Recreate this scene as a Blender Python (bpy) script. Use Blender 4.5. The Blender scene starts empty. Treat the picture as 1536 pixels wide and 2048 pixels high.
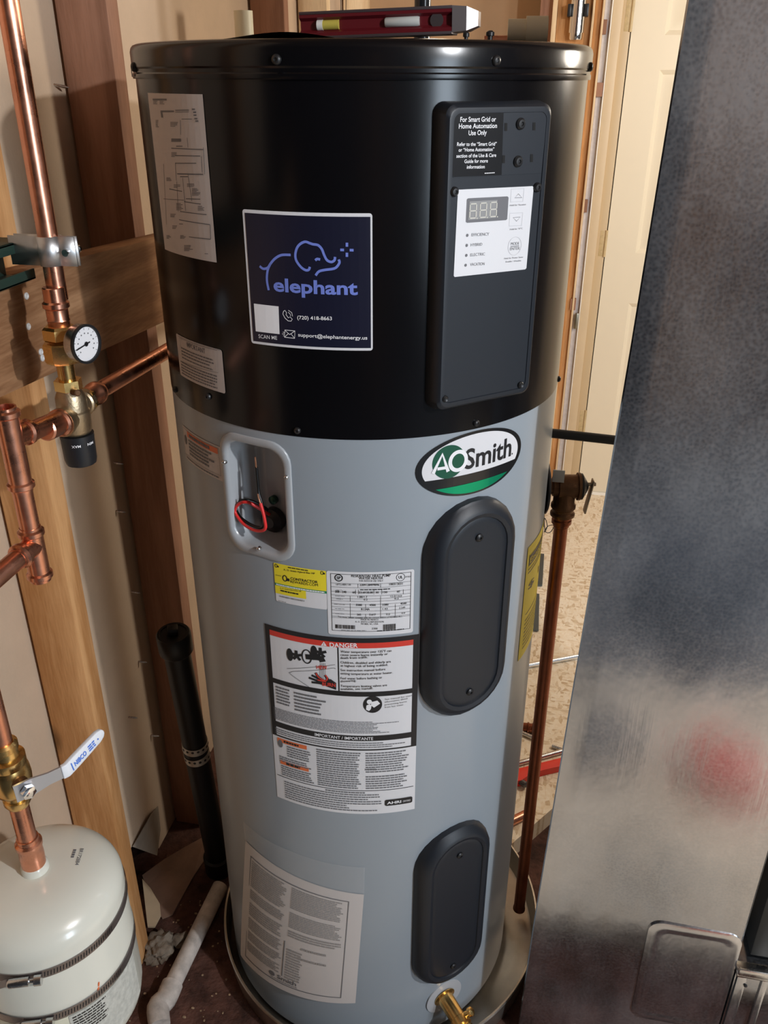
import bpy, bmesh, math, random
import numpy as np
from mathutils import Vector, Matrix

# ------------------------------------------------------------------ camera, light, exposure
FPX, PITCH, ROLL = 1704.9, 0.4713, -0.003          # focal length in pixels of the 1536x2048 frame
PHI = math.radians(11.0)                           # left wall runs along +Y, camera looks 11 deg left of it
EYE = 1.575
_D, _A = 1.2169, -0.0233
_C = np.array([_D*math.sin(_A), _D*math.cos(_A)])
_n = np.array([math.cos(PHI), -math.sin(PHI)]); _d = np.array([math.sin(PHI), math.cos(PHI)])
CAM = np.array([-_C@_n, -_C@_d, EYE])

scene = bpy.context.scene
COL = scene.collection
cr, sr, cp, sp = math.cos(ROLL), math.sin(ROLL), math.cos(PITCH), math.sin(PITCH)
fw = Vector((-math.sin(PHI), math.cos(PHI), 0)); rt = Vector((math.cos(PHI), math.sin(PHI), 0)); up = Vector((0, 0, 1))
fwd = fw*cp-up*sp; dwn = -fw*sp-up*cp
cx = rt*cr+dwn*sr; cdown = -rt*sr+dwn*cr
cam_d = bpy.data.cameras.new('camera'); cam = bpy.data.objects.new('camera', cam_d); COL.objects.link(cam)
cam_d.sensor_fit = 'VERTICAL'; cam_d.sensor_height = 36; cam_d.lens = FPX*36/2048; cam_d.clip_start = 0.02
cam.matrix_world = Matrix(((cx.x, -cdown.x, -fwd.x, CAM[0]), (cx.y, -cdown.y, -fwd.y, CAM[1]), (cx.z, -cdown.z, -fwd.z, CAM[2]), (0, 0, 0, 1)))
scene.camera = cam
scene.view_settings.view_transform = 'Standard'; scene.view_settings.look = 'None'
scene.view_settings.exposure = 0.0; scene.view_settings.gamma = 1.0
scene.view_settings.use_curve_mapping = False
w = bpy.data.worlds.new('world'); scene.world = w; w.use_nodes = True
w.node_tree.nodes['Background'].inputs[0].default_value = (0.55, 0.6, 0.7, 1); w.node_tree.nodes['Background'].inputs[1].default_value = 0.015

def lamp(name, kind, loc, power, col, size=0.1, target=None, size_y=None):
    l = bpy.data.lights.new(name, kind); l.energy = power; l.color = col
    if kind == 'AREA':
        l.size = size
        if size_y: l.shape = 'RECTANGLE'; l.size_y = size_y
    else: l.shadow_soft_size = size
    o = bpy.data.objects.new(name, l); COL.objects.link(o); o.location = loc
    if target is not None: o.rotation_euler = (Vector(target)-Vector(loc)).to_track_quat('-Z', 'Y').to_euler()
    return o
lamp('work_light', 'POINT', (1.57, -1.27, 2.07), 112, (0.95, 0.97, 1.0), 0.03)
lamp('window_daylight', 'AREA', (2.8, -2.35, 1.4), 40, (0.74, 0.87, 1.0), 0.6, (0, 0, 1.0), 1.2)
lamp('side_room_bulb', 'POINT', (1.42, 0.95, 1.75), 54, (1.0, 0.90, 0.76), 0.14)
lamp('hall_bulb', 'POINT', (-0.1, 1.55, 2.3), 4, (1.0, 0.83, 0.62), 0.06)

# ------------------------------------------------------------------ pixel -> place (pixel of the 1536x2048 photograph)
def ray(px, py):
    x = (px-768)/FPX; y = (py-1024)/FPX
    x, y = cr*x-sr*y, sr*x+cr*y
    f, dn = cp-sp*y, sp+cp*y
    v = np.array([x, f]); return np.array([v@_n, v@_d, -dn])
def PX(X, px, py): d = ray(px, py); return Vector(CAM+(X-CAM[0])/d[0]*d)
def PY(Y, px, py): d = ray(px, py); return Vector(CAM+(Y-CAM[1])/d[1]*d)
def PZ(Z, px, py): d = ray(px, py); return Vector(CAM+(Z-CAM[2])/d[2]*d)

class Cyl:
    """vertical cylinder; u = arc length from the side facing -Y, v = height"""
    def __init__(s, R, ax=(0, 0)): s.R = R; s.ax = np.array(ax)
    def hit(s, px, py):
        d = ray(px, py); o = CAM[:2]-s.ax; e = d[:2]
        a, b, c = e@e, e@o, o@o-s.R**2
        t = (-b-math.sqrt(max(b*b-a*c, 0)))/a; q = CAM+t*d
        return s.R*math.atan2(q[0]-s.ax[0], -(q[1]-s.ax[1])), q[2]
    def map(s, u, v, o=0):
        a = u/s.R; r = s.R+o
        return Vector((s.ax[0]+r*math.sin(a), s.ax[1]-r*math.cos(a), v))
class Pl:
    def __init__(s, o, ud, vd): s.o = Vector(o); s.u = Vector(ud).normalized(); s.v = Vector(vd).normalized(); s.n = s.u.cross(s.v)
    def hit(s, px, py):
        d = Vector(ray(px, py)); t = (s.o-Vector(CAM)).dot(s.n)/d.dot(s.n); q = Vector(CAM)+d*t-s.o
        return q.dot(s.u), q.dot(s.v)
    def map(s, u, v, o=0): return s.o+s.u*u+s.v*v+s.n*o
def crop(x0, y0, sc): return lambda x, y: (x0+x/sc, y0+y/sc)

# ------------------------------------------------------------------ materials
MATS = {}
def nodes(name):
    m = bpy.data.materials.new(name); m.use_nodes = True; nt = m.node_tree
    return m, nt, nt.nodes['Principled BSDF']
def mat(name, col, rough=0.5, metal=0.0, var=0.0, vscale=8.0, bump=0.0, bscale=60.0, spec=0.5, coat=0.0, rvar=0.0, emit=None, stretch=None):
    if name in MATS: return MATS[name]
    m, nt, b = nodes(name); N = nt.nodes; L = nt.links
    b.inputs['Base Color'].default_value = (*col, 1); b.inputs['Roughness'].default_value = rough; b.inputs['Metallic'].default_value = metal
    b.inputs['Specular IOR Level'].default_value = spec; b.inputs['Coat Weight'].default_value = coat
    if var or bump or rvar:
        tc = N.new('ShaderNodeTexCoord'); mp = N.new('ShaderNodeMapping'); L.new(tc.outputs['Object'], mp.inputs[0])
        if stretch: mp.inputs['Scale'].default_value = stretch
        if var or rvar:
            nz = N.new('ShaderNodeTexNoise'); nz.inputs['Scale'].default_value = vscale; nz.inputs['Detail'].default_value = 6; nz.inputs['Roughness'].default_value = 0.62
            L.new(mp.outputs[0], nz.inputs['Vector'])
        if var:
            mx = N.new('ShaderNodeValToRGB'); e = mx.color_ramp.elements
            e[0].position = 0.3; e[1].position = 0.72
            e[0].color = (*[c*(1-var) for c in col], 1); e[1].color = (*[min(1, c*(1+var)) for c in col], 1)
            L.new(nz.outputs[0], mx.inputs[0]); L.new(mx.outputs[0], b.inputs['Base Color'])
        if rvar:
            mr = N.new('ShaderNodeMapRange'); mr.inputs[1].default_value = 0.3; mr.inputs[2].default_value = 0.7
            mr.inputs[3].default_value = max(0.02, rough-rvar); mr.inputs[4].default_value = min(1, rough+rvar)
            L.new(nz.outputs[0], mr.inputs[0]); L.new(mr.outputs[0], b.inputs['Roughness'])
        if bump:
            n2 = N.new('ShaderNodeTexNoise'); n2.inputs['Scale'].default_value = bscale; n2.inputs['Detail'].default_value = 5
            L.new(mp.outputs[0], n2.inputs['Vector']); bp = N.new('ShaderNodeBump'); bp.inputs['Strength'].default_value = bump; bp.inputs['Distance'].default_value = 0.01
            L.new(n2.outputs[0], bp.inputs['Height']); L.new(bp.outputs[0], b.inputs['Normal'])
    if emit: b.inputs['Emission Color'].default_value = (*emit[:3], 1); b.inputs['Emission Strength'].default_value = emit[3]
    MATS[name] = m; return m

def wood(name, light, dark, axis=2, scale=1.0, knots=True):
    if name in MATS: return MATS[name]
    m, nt, b = nodes(name); N = nt.nodes; L = nt.links
    tc = N.new('ShaderNodeTexCoord'); oi = N.new('ShaderNodeObjectInfo'); ad = N.new('ShaderNodeVectorMath'); ad.operation = 'ADD'
    sc = N.new('ShaderNodeVectorMath'); sc.operation = 'SCALE'; sc.inputs['Scale'].default_value = 7.3
    cb = N.new('ShaderNodeCombineXYZ')
    for i in range(3): L.new(oi.outputs['Random'], cb.inputs[i])
    L.new(cb.outputs[0], sc.inputs[0]); L.new(tc.outputs['Object'], ad.inputs[0]); L.new(sc.outputs[0], ad.inputs[1])
    mp = N.new('ShaderNodeMapping'); s = [9*scale]*3; s[axis] = 0.9*scale; mp.inputs['Scale'].default_value = s
    L.new(ad.outputs[0], mp.inputs[0])
    n1 = N.new('ShaderNodeTexNoise'); n1.inputs['Scale'].default_value = 1.6; n1.inputs['Detail'].default_value = 3; n1.inputs['Distortion'].default_value = 0.6
    L.new(mp.outputs[0], n1.inputs['Vector'])
    ml = N.new('ShaderNodeMath'); ml.operation = 'MULTIPLY'; ml.inputs[1].default_value = 14; L.new(n1.outputs[0], ml.inputs[0])
    sn = N.new('ShaderNodeMath'); sn.operation = 'SINE'; L.new(ml.outputs[0], sn.inputs[0])
    n2 = N.new('ShaderNodeTexNoise'); n2.inputs['Scale'].default_value = 30; n2.inputs['Detail'].default_value = 4; L.new(mp.outputs[0], n2.inputs['Vector'])
    a1 = N.new('ShaderNodeMath'); a1.operation = 'MULTIPLY_ADD'; a1.inputs[1].default_value = 0.34; a1.inputs[2].default_value = 0.1; L.new(sn.outputs[0], a1.inputs[0])
    a2 = N.new('ShaderNodeMath'); a2.operation = 'MULTIPLY_ADD'; a2.inputs[1].default_value = 0.75; L.new(n2.outputs[0], a2.inputs[0]); L.new(a1.outputs[0], a2.inputs[2])
    rp = N.new('ShaderNodeValToRGB'); e = rp.color_ramp.elements; e[0].position = 0.12; e[1].position = 0.85; e[0].color = (*light, 1); e[1].color = (*dark, 1)
    L.new(a2.outputs[0], rp.inputs[0]); out = rp.outputs[0]
    if knots:
        m2 = N.new('ShaderNodeMapping'); k = [7.0]*3; k[axis] = 3.2; m2.inputs['Scale'].default_value = k; L.new(ad.outputs[0], m2.inputs[0])
        vo = N.new('ShaderNodeTexVoronoi'); vo.inputs['Scale'].default_value = 1.0; L.new(m2.outputs[0], vo.inputs['Vector'])
        r2 = N.new('ShaderNodeValToRGB'); f = r2.color_ramp.elements; f[0].position = 0.05; f[0].color = (0.75, 0.75, 0.75, 1); f[1].position = 0.12; f[1].color = (0, 0, 0, 1)
        L.new(vo.outputs['Distance'], r2.inputs[0])
        mx = N.new('ShaderNodeMix'); mx.data_type = 'RGBA'; L.new(r2.outputs[0], mx.inputs[0]); L.new(out, mx.inputs[6]); mx.inputs[7].default_value = (*[c*0.3 for c in dark], 1); out = mx.outputs[2]
    L.new(out, b.inputs['Base Color']); b.inputs['Roughness'].default_value = 0.72; b.inputs['Specular IOR Level'].default_value = 0.25
    bp = N.new('ShaderNodeBump'); bp.inputs['Strength'].default_value = 0.15; bp.inputs['Distance'].default_value = 0.004; L.new(n2.outputs[0], bp.inputs['Height']); L.new(bp.outputs[0], b.inputs['Normal'])
    MATS[name] = m; return m

def osb_mat(name='osb'):
    m, nt, b = nodes(name); N = nt.nodes; L = nt.links
    tc = N.new('ShaderNodeTexCoord')
    col = None
    layers = []
    for i, (ang, sx, sy) in enumerate(((20, 130, 48), (-35, 50, 140), (75, 110, 45))):
        mp = N.new('ShaderNodeMapping'); mp.inputs['Rotation'].default_value = (0, 0, math.radians(ang)); mp.inputs['Scale'].default_value = (sx, sy, 1)
        mp.inputs['Location'].default_value = (i*3.1, i*1.7, 0)
        nz = N.new('ShaderNodeTexNoise'); nz.inputs['Scale'].default_value = 3; L.new(tc.outputs['Object'], mp.inputs[0])
        ad = N.new('ShaderNodeMix'); ad.data_type = 'VECTOR'; ad.inputs[0].default_value = 0.12
        L.new(mp.outputs[0], nz.inputs['Vector']); L.new(mp.outputs[0], ad.inputs[4]); L.new(nz.outputs['Color'], ad.inputs[5])
        vo = N.new('ShaderNodeTexVoronoi'); vo.inputs['Scale'].default_value = 1.0; L.new(ad.outputs[1], vo.inputs['Vector'])
        layers.append(vo)
    rp = N.new('ShaderNodeValToRGB'); e = rp.color_ramp.elements
    e[0].position = 0.0; e[0].color = (0.70, 0.57, 0.41, 1); e[1].position = 1.0; e[1].color = (0.86, 0.76, 0.61, 1)
    x = e.new(0.3); x.color = (0.80, 0.67, 0.50, 1); x = e.new(0.06); x.color = (0.58, 0.43, 0.27, 1)
    s1 = N.new('ShaderNodeSeparateColor'); L.new(layers[0].outputs['Color'], s1.inputs[0])
    s2 = N.new('ShaderNodeSeparateColor'); L.new(layers[1].outputs['Color'], s2.inputs[0])
    s3 = N.new('ShaderNodeSeparateColor'); L.new(layers[2].outputs['Color'], s3.inputs[0])
    gt = N.new('ShaderNodeMath'); gt.operation = 'GREATER_THAN'; gt.inputs[1].default_value = 0.5; L.new(s3.outputs[1], gt.inputs[0])
    mx = N.new('ShaderNodeMix'); mx.data_type = 'FLOAT'; L.new(gt.outputs[0], mx.inputs[0]); L.new(s1.outputs[0], mx.inputs[2]); L.new(s2.outputs[0], mx.inputs[3])
    L.new(mx.outputs[0], rp.inputs[0])
    fn = N.new('ShaderNodeTexNoise'); fn.inputs['Scale'].default_value = 120; fn.inputs['Detail'].default_value = 4; L.new(tc.outputs['Object'], fn.inputs['Vector'])
    m2 = N.new('ShaderNodeMix'); m2.data_type = 'RGBA'; m2.blend_type = 'OVERLAY'; m2.inputs[0].default_value = 0.35; L.new(rp.outputs[0], m2.inputs[6]); L.new(fn.outputs[0], m2.inputs[7])
    L.new(m2.outputs[2], b.inputs['Base Color']); b.inputs['Roughness'].default_value = 0.75
    bp = N.new('ShaderNodeBump'); bp.inputs['Strength'].default_value = 0.25; bp.inputs['Distance'].default_value = 0.004; L.new(mx.outputs[0], bp.inputs['Height']); L.new(bp.outputs[0], b.inputs['Normal'])
    MATS[name] = m; return m

def galv_mat(name='galvanised'):
    m, nt, b = nodes(name); N = nt.nodes; L = nt.links
    tc = N.new('ShaderNodeTexCoord'); b.inputs['Metallic'].default_value = 1
    mp = N.new('ShaderNodeMapping'); mp.inputs['Scale'].default_value = (1, 1, 0.6); L.new(tc.outputs['Object'], mp.inputs[0])
    n1 = N.new('ShaderNodeTexNoise'); n1.inputs['Scale'].default_value = 5; n1.inputs['Detail'].default_value = 5; L.new(mp.outputs[0], n1.inputs['Vector'])
    n2 = N.new('ShaderNodeTexVoronoi'); n2.inputs['Scale'].default_value = 260; L.new(tc.outputs['Object'], n2.inputs['Vector'])
    m3 = N.new('ShaderNodeMapping'); m3.inputs['Scale'].default_value = (220, 220, 5); L.new(tc.outputs['Object'], m3.inputs[0])
    n3 = N.new('ShaderNodeTexNoise'); n3.inputs['Scale'].default_value = 1; n3.inputs['Detail'].default_value = 3; L.new(m3.outputs[0], n3.inputs['Vector'])
    rp = N.new('ShaderNodeValToRGB'); e = rp.color_ramp.elements; e[0].position = 0.36; e[0].color = (0.34, 0.36, 0.40, 1); e[1].position = 0.72; e[1].color = (0.60, 0.60, 0.61, 1)
    ma = N.new('ShaderNodeMath'); ma.operation = 'MULTIPLY_ADD'; ma.inputs[1].default_value = 0.16; L.new(n2.outputs['Distance'], ma.inputs[0]); L.new(n1.outputs[0], ma.inputs[2])
    L.new(ma.outputs[0], rp.inputs[0]); L.new(rp.outputs[0], b.inputs['Base Color'])
    mm = N.new('ShaderNodeMapRange'); mm.inputs[1].default_value = 0.42; mm.inputs[2].default_value = 0.72; mm.inputs[3].default_value = 1.0; mm.inputs[4].default_value = 0.87; L.new(ma.outputs[0], mm.inputs[0]); L.new(mm.outputs[0], b.inputs['Metallic'])
    mr = N.new('ShaderNodeMapRange'); mr.inputs[1].default_value = 0.3; mr.inputs[2].default_value = 0.75; mr.inputs[3].default_value = 0.13; mr.inputs[4].default_value = 0.21
    L.new(ma.outputs[0], mr.inputs[0]); L.new(mr.outputs[0], b.inputs['Roughness'])
    bp = N.new('ShaderNodeBump'); bp.inputs['Strength'].default_value = 0.035; bp.inputs['Distance'].default_value = 0.002; L.new(n3.outputs[0], bp.inputs['Height'])
    b2 = N.new('ShaderNodeBump'); b2.inputs['Strength'].default_value = 0.14; b2.inputs['Distance'].default_value = 0.02; L.new(n1.outputs[0], b2.inputs['Height']); L.new(bp.outputs[0], b2.inputs['Normal']); L.new(b2.outputs[0], b.inputs['Normal'])
    MATS[name] = m; return m

M_WOOD = wood('stud_wood', (0.70, 0.38, 0.165), (0.48, 0.225, 0.08))
M_WOODY = wood('plank_wood', (0.50, 0.28, 0.145), (0.25, 0.12, 0.055), axis=1)
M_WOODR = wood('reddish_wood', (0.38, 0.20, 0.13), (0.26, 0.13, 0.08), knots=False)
M_WOODL = wood('pale_wood', (0.85, 0.66, 0.42), (0.68, 0.48, 0.28), knots=False)
M_PAPER = mat('drywall_paper', (0.57, 0.43, 0.31), 0.85, var=0.08, vscale=5, bump=0.08, bscale=200, spec=0.2)
M_PAPERB = mat('brown_drywall_paper', (0.47, 0.30, 0.17), 0.85, var=0.1, vscale=4, spec=0.2)
M_OSB = osb_mat()
M_DIRT = mat('stained_floor', (0.085, 0.038, 0.027), 0.8, var=0.7, vscale=16, bump=0.6, bscale=70, spec=0.25)
M_GALV = galv_mat()
M_GREY = mat('grey_enamel', (0.278, 0.316, 0.352), 0.28, spec=0.55, bump=0.008, bscale=25)
M_BLACK = mat('black_enamel', (0.0032, 0.0030, 0.0038), 0.20, spec=0.32, bump=0.01, bscale=20)
M_PLAST = mat('black_plastic', (0.0112, 0.0145, 0.0205), 0.46, spec=0.45, bump=0.02, bscale=900)
M_PLASTD = mat('dark_plastic', (0.012, 0.012, 0.013), 0.4)
M_COPPER = mat('copper', (0.80, 0.37, 0.24), 0.30, 1, var=0.16, vscale=30, rvar=0.09)
M_COPDK = mat('aged_copper', (0.25, 0.085, 0.045), 0.36, 1, var=0.3, vscale=14, rvar=0.1)
M_BRASS = mat('brass', (0.78, 0.52, 0.20), 0.26, 1, var=0.12, vscale=40, rvar=0.06)
M_BRONZE = mat('cast_bronze', (0.52, 0.41, 0.27), 0.42, 1, var=0.12, vscale=60, bump=0.08, bscale=350)
M_DKBRONZE = mat('dark_bronze', (0.16, 0.085, 0.045), 0.5, 0.85, var=0.25, vscale=40, bump=0.08, bscale=200)
M_STEEL = mat('steel', (0.62, 0.62, 0.62), 0.28, 1, rvar=0.1, vscale=40)
M_CHROME = mat('chrome', (0.85, 0.87, 0.9), 0.1, 1)
M_STRUT = mat('green_strut', (0.02, 0.045, 0.035), 0.5, spec=0.4, var=0.2)
M_CREAM = mat('cream_enamel', (0.70, 0.69, 0.60), 0.22, spec=0.5, coat=0.2)
M_STRAP = mat('strap_steel', (0.30, 0.27, 0.27), 0.33, 1, rvar=0.08, vscale=30)
M_ABS = mat('abs_black', (0.006, 0.0055, 0.006), 0.42, spec=0.35)
M_PVC = mat('dirty_pvc', (0.52, 0.46, 0.41), 0.55, var=0.42, vscale=26)
M_PVCC = mat('cream_pvc', (0.80, 0.77, 0.60), 0.45)
M_DOOR = mat('door_cream', (0.80, 0.70, 0.53), 0.45, var=0.02, vscale=3)
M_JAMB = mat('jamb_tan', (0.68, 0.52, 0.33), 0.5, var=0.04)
M_HINGE = mat('painted_hinge', (0.56, 0.42, 0.22), 0.5, var=0.15, vscale=60)
M_GYP = mat('gypsum_edge', (0.62, 0.58, 0.58), 0.8, var=0.1, vscale=60)
M_WHITE = mat('white_paint', (0.92, 0.88, 0.80), 0.5)
M_ALU = mat('pan_aluminium', (0.62, 0.56, 0.48), 0.38, 1, var=0.2, vscale=9, rvar=0.1)
M_RED = mat('red_paint', (0.10, 0.007, 0.011), 0.35, spec=0.5)
M_REDT = mat('tool_red', (0.75, 0.04, 0.025), 0.35)
M_ROCK = mat('mortar', (0.20, 0.16, 0.12), 0.9, var=0.3, vscale=30, bump=0.6, bscale=60)
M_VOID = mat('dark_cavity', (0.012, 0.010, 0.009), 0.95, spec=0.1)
# print and paper
I_WHITE = mat('label_white', (0.68, 0.68, 0.70), 0.42)
I_PAPER = mat('sheet_paper', (0.56, 0.52, 0.50), 0.7)
I_BLACK = mat('ink_black', (0.012, 0.012, 0.014), 0.45)
I_GREY = mat('ink_grey', (0.14, 0.14, 0.15), 0.6)
I_PALE = mat('ink_pale', (0.30, 0.28, 0.27), 0.7)
I_NAVY = mat('ink_navy', (0.006, 0.007, 0.022), 0.38)
I_BLUE = mat('ink_blue', (0.155, 0.215, 0.62), 0.5)
I_LETTER = mat('letter_white', (0.80, 0.80, 0.82), 0.45)
I_RED = mat('ink_red', (0.62, 0.045, 0.03), 0.42)
I_ORANGE = mat('ink_orange', (0.72, 0.16, 0.05), 0.5)
I_YELLOW = mat('ink_yellow', (0.80, 0.66, 0.03), 0.45)
I_YELLOWD = mat('energy_yellow', (0.70, 0.56, 0.05), 0.55)
I_GREEN = mat('ink_green', (0.03, 0.24, 0.10), 0.4)
I_GREENB = mat('badge_green', (0.002, 0.075, 0.040), 0.35)
I_GREENM = mat('badge_green_foil', (0.01, 0.42, 0.20), 0.25, 0.7)
I_HANDLE = mat('handle_blue', (0.06, 0.20, 0.75), 0.5)

# ------------------------------------------------------------------ objects
WT = {}
def link(name, data, parent, at):
    o = bpy.data.objects.new(name, data); COL.objects.link(o)
    at = Vector(at); pl = WT[parent.name] if parent else Vector((0, 0, 0))
    o.location = at-pl
    if parent: o.parent = parent
    WT[o.name] = at; return o
def thing(name, label, cat, at=(0, 0, 0), group=None):
    o = link(name, None, None, at); o.empty_display_size = 0.05
    o['label'] = label; o['category'] = cat
    if group: o['group'] = group
    return o
def tag(o, label, cat, group=None):
    o['label'] = label; o['category'] = cat
    if group: o['group'] = group
    return o
def struct(o): o['kind'] = 'structure'; return o

class MB:
    """collects shapes; build() makes ONE mesh object of them"""
    def __init__(s): s.bm = bmesh.new(); s.mats = []; s.cur = 0
    def use(s, m):
        if m not in s.mats: s.mats.append(m)
        s.cur = s.mats.index(m); return s
    def face(s, vs):
        try: f = s.bm.faces.new(vs); f.material_index = s.cur; return f
        except ValueError: return None
    def box(s, a, b, bevel=0.0, M=None):
        x0, y0, z0 = [min(p, q) for p, q in zip(a, b)]; x1, y1, z1 = [max(p, q) for p, q in zip(a, b)]
        c = [(x0, y0, z0), (x1, y0, z0), (x1, y1, z0), (x0, y1, z0), (x0, y0, z1), (x1, y0, z1), (x1, y1, z1), (x0, y1, z1)]
        v = [s.bm.verts.new(M @ Vector(p) if M else p) for p in c]
        fs = [s.face([v[i] for i in q]) for q in ((0, 3, 2, 1), (4, 5, 6, 7), (0, 1, 5, 4), (1, 2, 6, 5), (2, 3, 7, 6), (3, 0, 4, 7))]
        if bevel:
            es = list({e for f in fs for e in f.edges})
            r = bmesh.ops.bevel(s.bm, geom=es, offset=bevel, segments=2, profile=0.5, affect='EDGES')
            for f in r['faces']: f.material_index = s.cur
        return s
    def turn(s, prof, p0, d, n=32, cap=True, u=None):
        """lathe: prof = [(distance along d, radius)...]"""
        d = Vector(d).normalized(); p0 = Vector(p0)
        a = d.orthogonal().normalized() if u is None else Vector(u).normalized(); b = d.cross(a)
        rings = []
        for t, r in prof:
            rings.append([s.bm.verts.new(p0+d*t+(a*math.cos(2*math.pi*k/n)+b*math.sin(2*math.pi*k/n))*max(r, 1e-5)) for k in range(n)])
        for A, B in zip(rings, rings[1:]):
            for k in range(n): s.face([A[k], A[(k+1) % n], B[(k+1) % n], B[k]])
        if cap:
            if prof[0][1] > 1e-4: s.face(list(reversed(rings[0])))
            if prof[-1][1] > 1e-4: s.face(rings[-1])
        return s
    def tube(s, pts, r, n=16, smooth=0, cap=True):
        pts = [Vector(p) for p in pts]
        if smooth and len(pts) > 2:
            q = []
            for i in range(len(pts)-1):
                p0 = pts[max(i-1, 0)]; p1 = pts[i]; p2 = pts[i+1]; p3 = pts[min(i+2, len(pts)-1)]
                for k in range(smooth):
                    t = k/smooth
                    q.append(0.5*((2*p1)+(p2-p0)*t+(2*p0-5*p1+4*p2-p3)*t*t+(3*p1-p0-3*p2+p3)*t**3))
            pts = q+[pts[-1]]
        if isinstance(r, (list, tuple)): r = list(np.interp(np.linspace(0, 1, len(pts)), np.linspace(0, 1, len(r)), r))
        rings = []; a = None
        for i, p in enumerate(pts):
            d = (pts[min(i+1, len(pts)-1)]-pts[max(i-1, 0)]).normalized()
            a = d.orthogonal().normalized() if a is None else (a-d*a.dot(d)).normalized()
            b = d.cross(a); rr = r[i] if isinstance(r, (list, tuple)) else r
            rings.append([s.bm.verts.new(p+(a*math.cos(2*math.pi*k/n)+b*math.sin(2*math.pi*k/n))*rr) for k in range(n)])
        for A, B in zip(rings, rings[1:]):
            for k in range(n): s.face([A[k], A[(k+1) % n], B[(k+1) % n], B[k]])
        if cap: s.face(list(reversed(rings[0]))); s.face(rings[-1])
        return s
    def loft(s, rings, cap0=False, cap1=True):
        R = [[s.bm.verts.new(p) for p in ring] for ring in rings]; n = len(R[0])
        for A, B in zip(R, R[1:]):
            for k in range(n): s.face([A[k], A[(k+1) % n], B[(k+1) % n], B[k]])
        if cap0: s.face(list(reversed(R[0])))
        if cap1: s.face(R[-1])
        return s
    def grid(s, f, nu, nv):
        V = [[s.bm.verts.new(f(i/nu, j/nv)) for i in range(nu+1)] for j in range(nv+1)]
        for j in range(nv):
            for i in range(nu): s.face([V[j][i], V[j][i+1], V[j+1][i+1], V[j+1][i]])
        return s
    def poly(s, pts): s.face([s.bm.verts.new(p) for p in pts]); return s
    def prism(s, pts, d):
        d = Vector(d); pts = [Vector(p) for p in pts]
        A = [s.bm.verts.new(p) for p in pts]; B = [s.bm.verts.new(p+d) for p in pts]; n = len(pts)
        for k in range(n): s.face([A[k], A[(k+1) % n], B[(k+1) % n], B[k]])
        s.face(list(reversed(A))); s.face(B); return s
    def build(s, name, m=None, parent=None, smooth=40, at=None, fixn=True):
        if fixn: bmesh.ops.recalc_face_normals(s.bm, faces=s.bm.faces)
        me = bpy.data.meshes.new(name)
        co = [v.co for v in s.bm.verts]
        if at is None:
            xs, ys, zs = zip(*co); at = ((min(xs)+max(xs))/2, (min(ys)+max(ys))/2, min(zs))
        bmesh.ops.translate(s.bm, verts=s.bm.verts, vec=-Vector(at))
        s.bm.to_mesh(me); s.bm.free()
        for mm in (s.mats or [m]): me.materials.append(mm)
        if smooth:
            me.polygons.foreach_set('use_smooth', [True]*len(me.polygons)); me.set_sharp_from_angle(angle=math.radians(smooth))
        return link(name, me, parent, at)

# ------------------------------------------------------------------ flat print on a surface
_glyph = {}
def text_mesh(txt, bold=0.0):
    key = (txt, bold)
    if key not in _glyph:
        cu = bpy.data.curves.new('t', 'FONT'); cu.body = txt; cu.size = 1; cu.resolution_u = 3; cu.offset = bold
        o = bpy.data.objects.new('t', cu); me = o.to_mesh()
        vs = [(v.co.x, v.co.y) for v in me.vertices]; fs = [tuple(p.vertices) for p in me.polygons]
        o.to_mesh_clear(); bpy.data.objects.remove(o); bpy.data.curves.remove(cu)
        _glyph[key] = (vs, fs)
    return _glyph[key]

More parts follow.
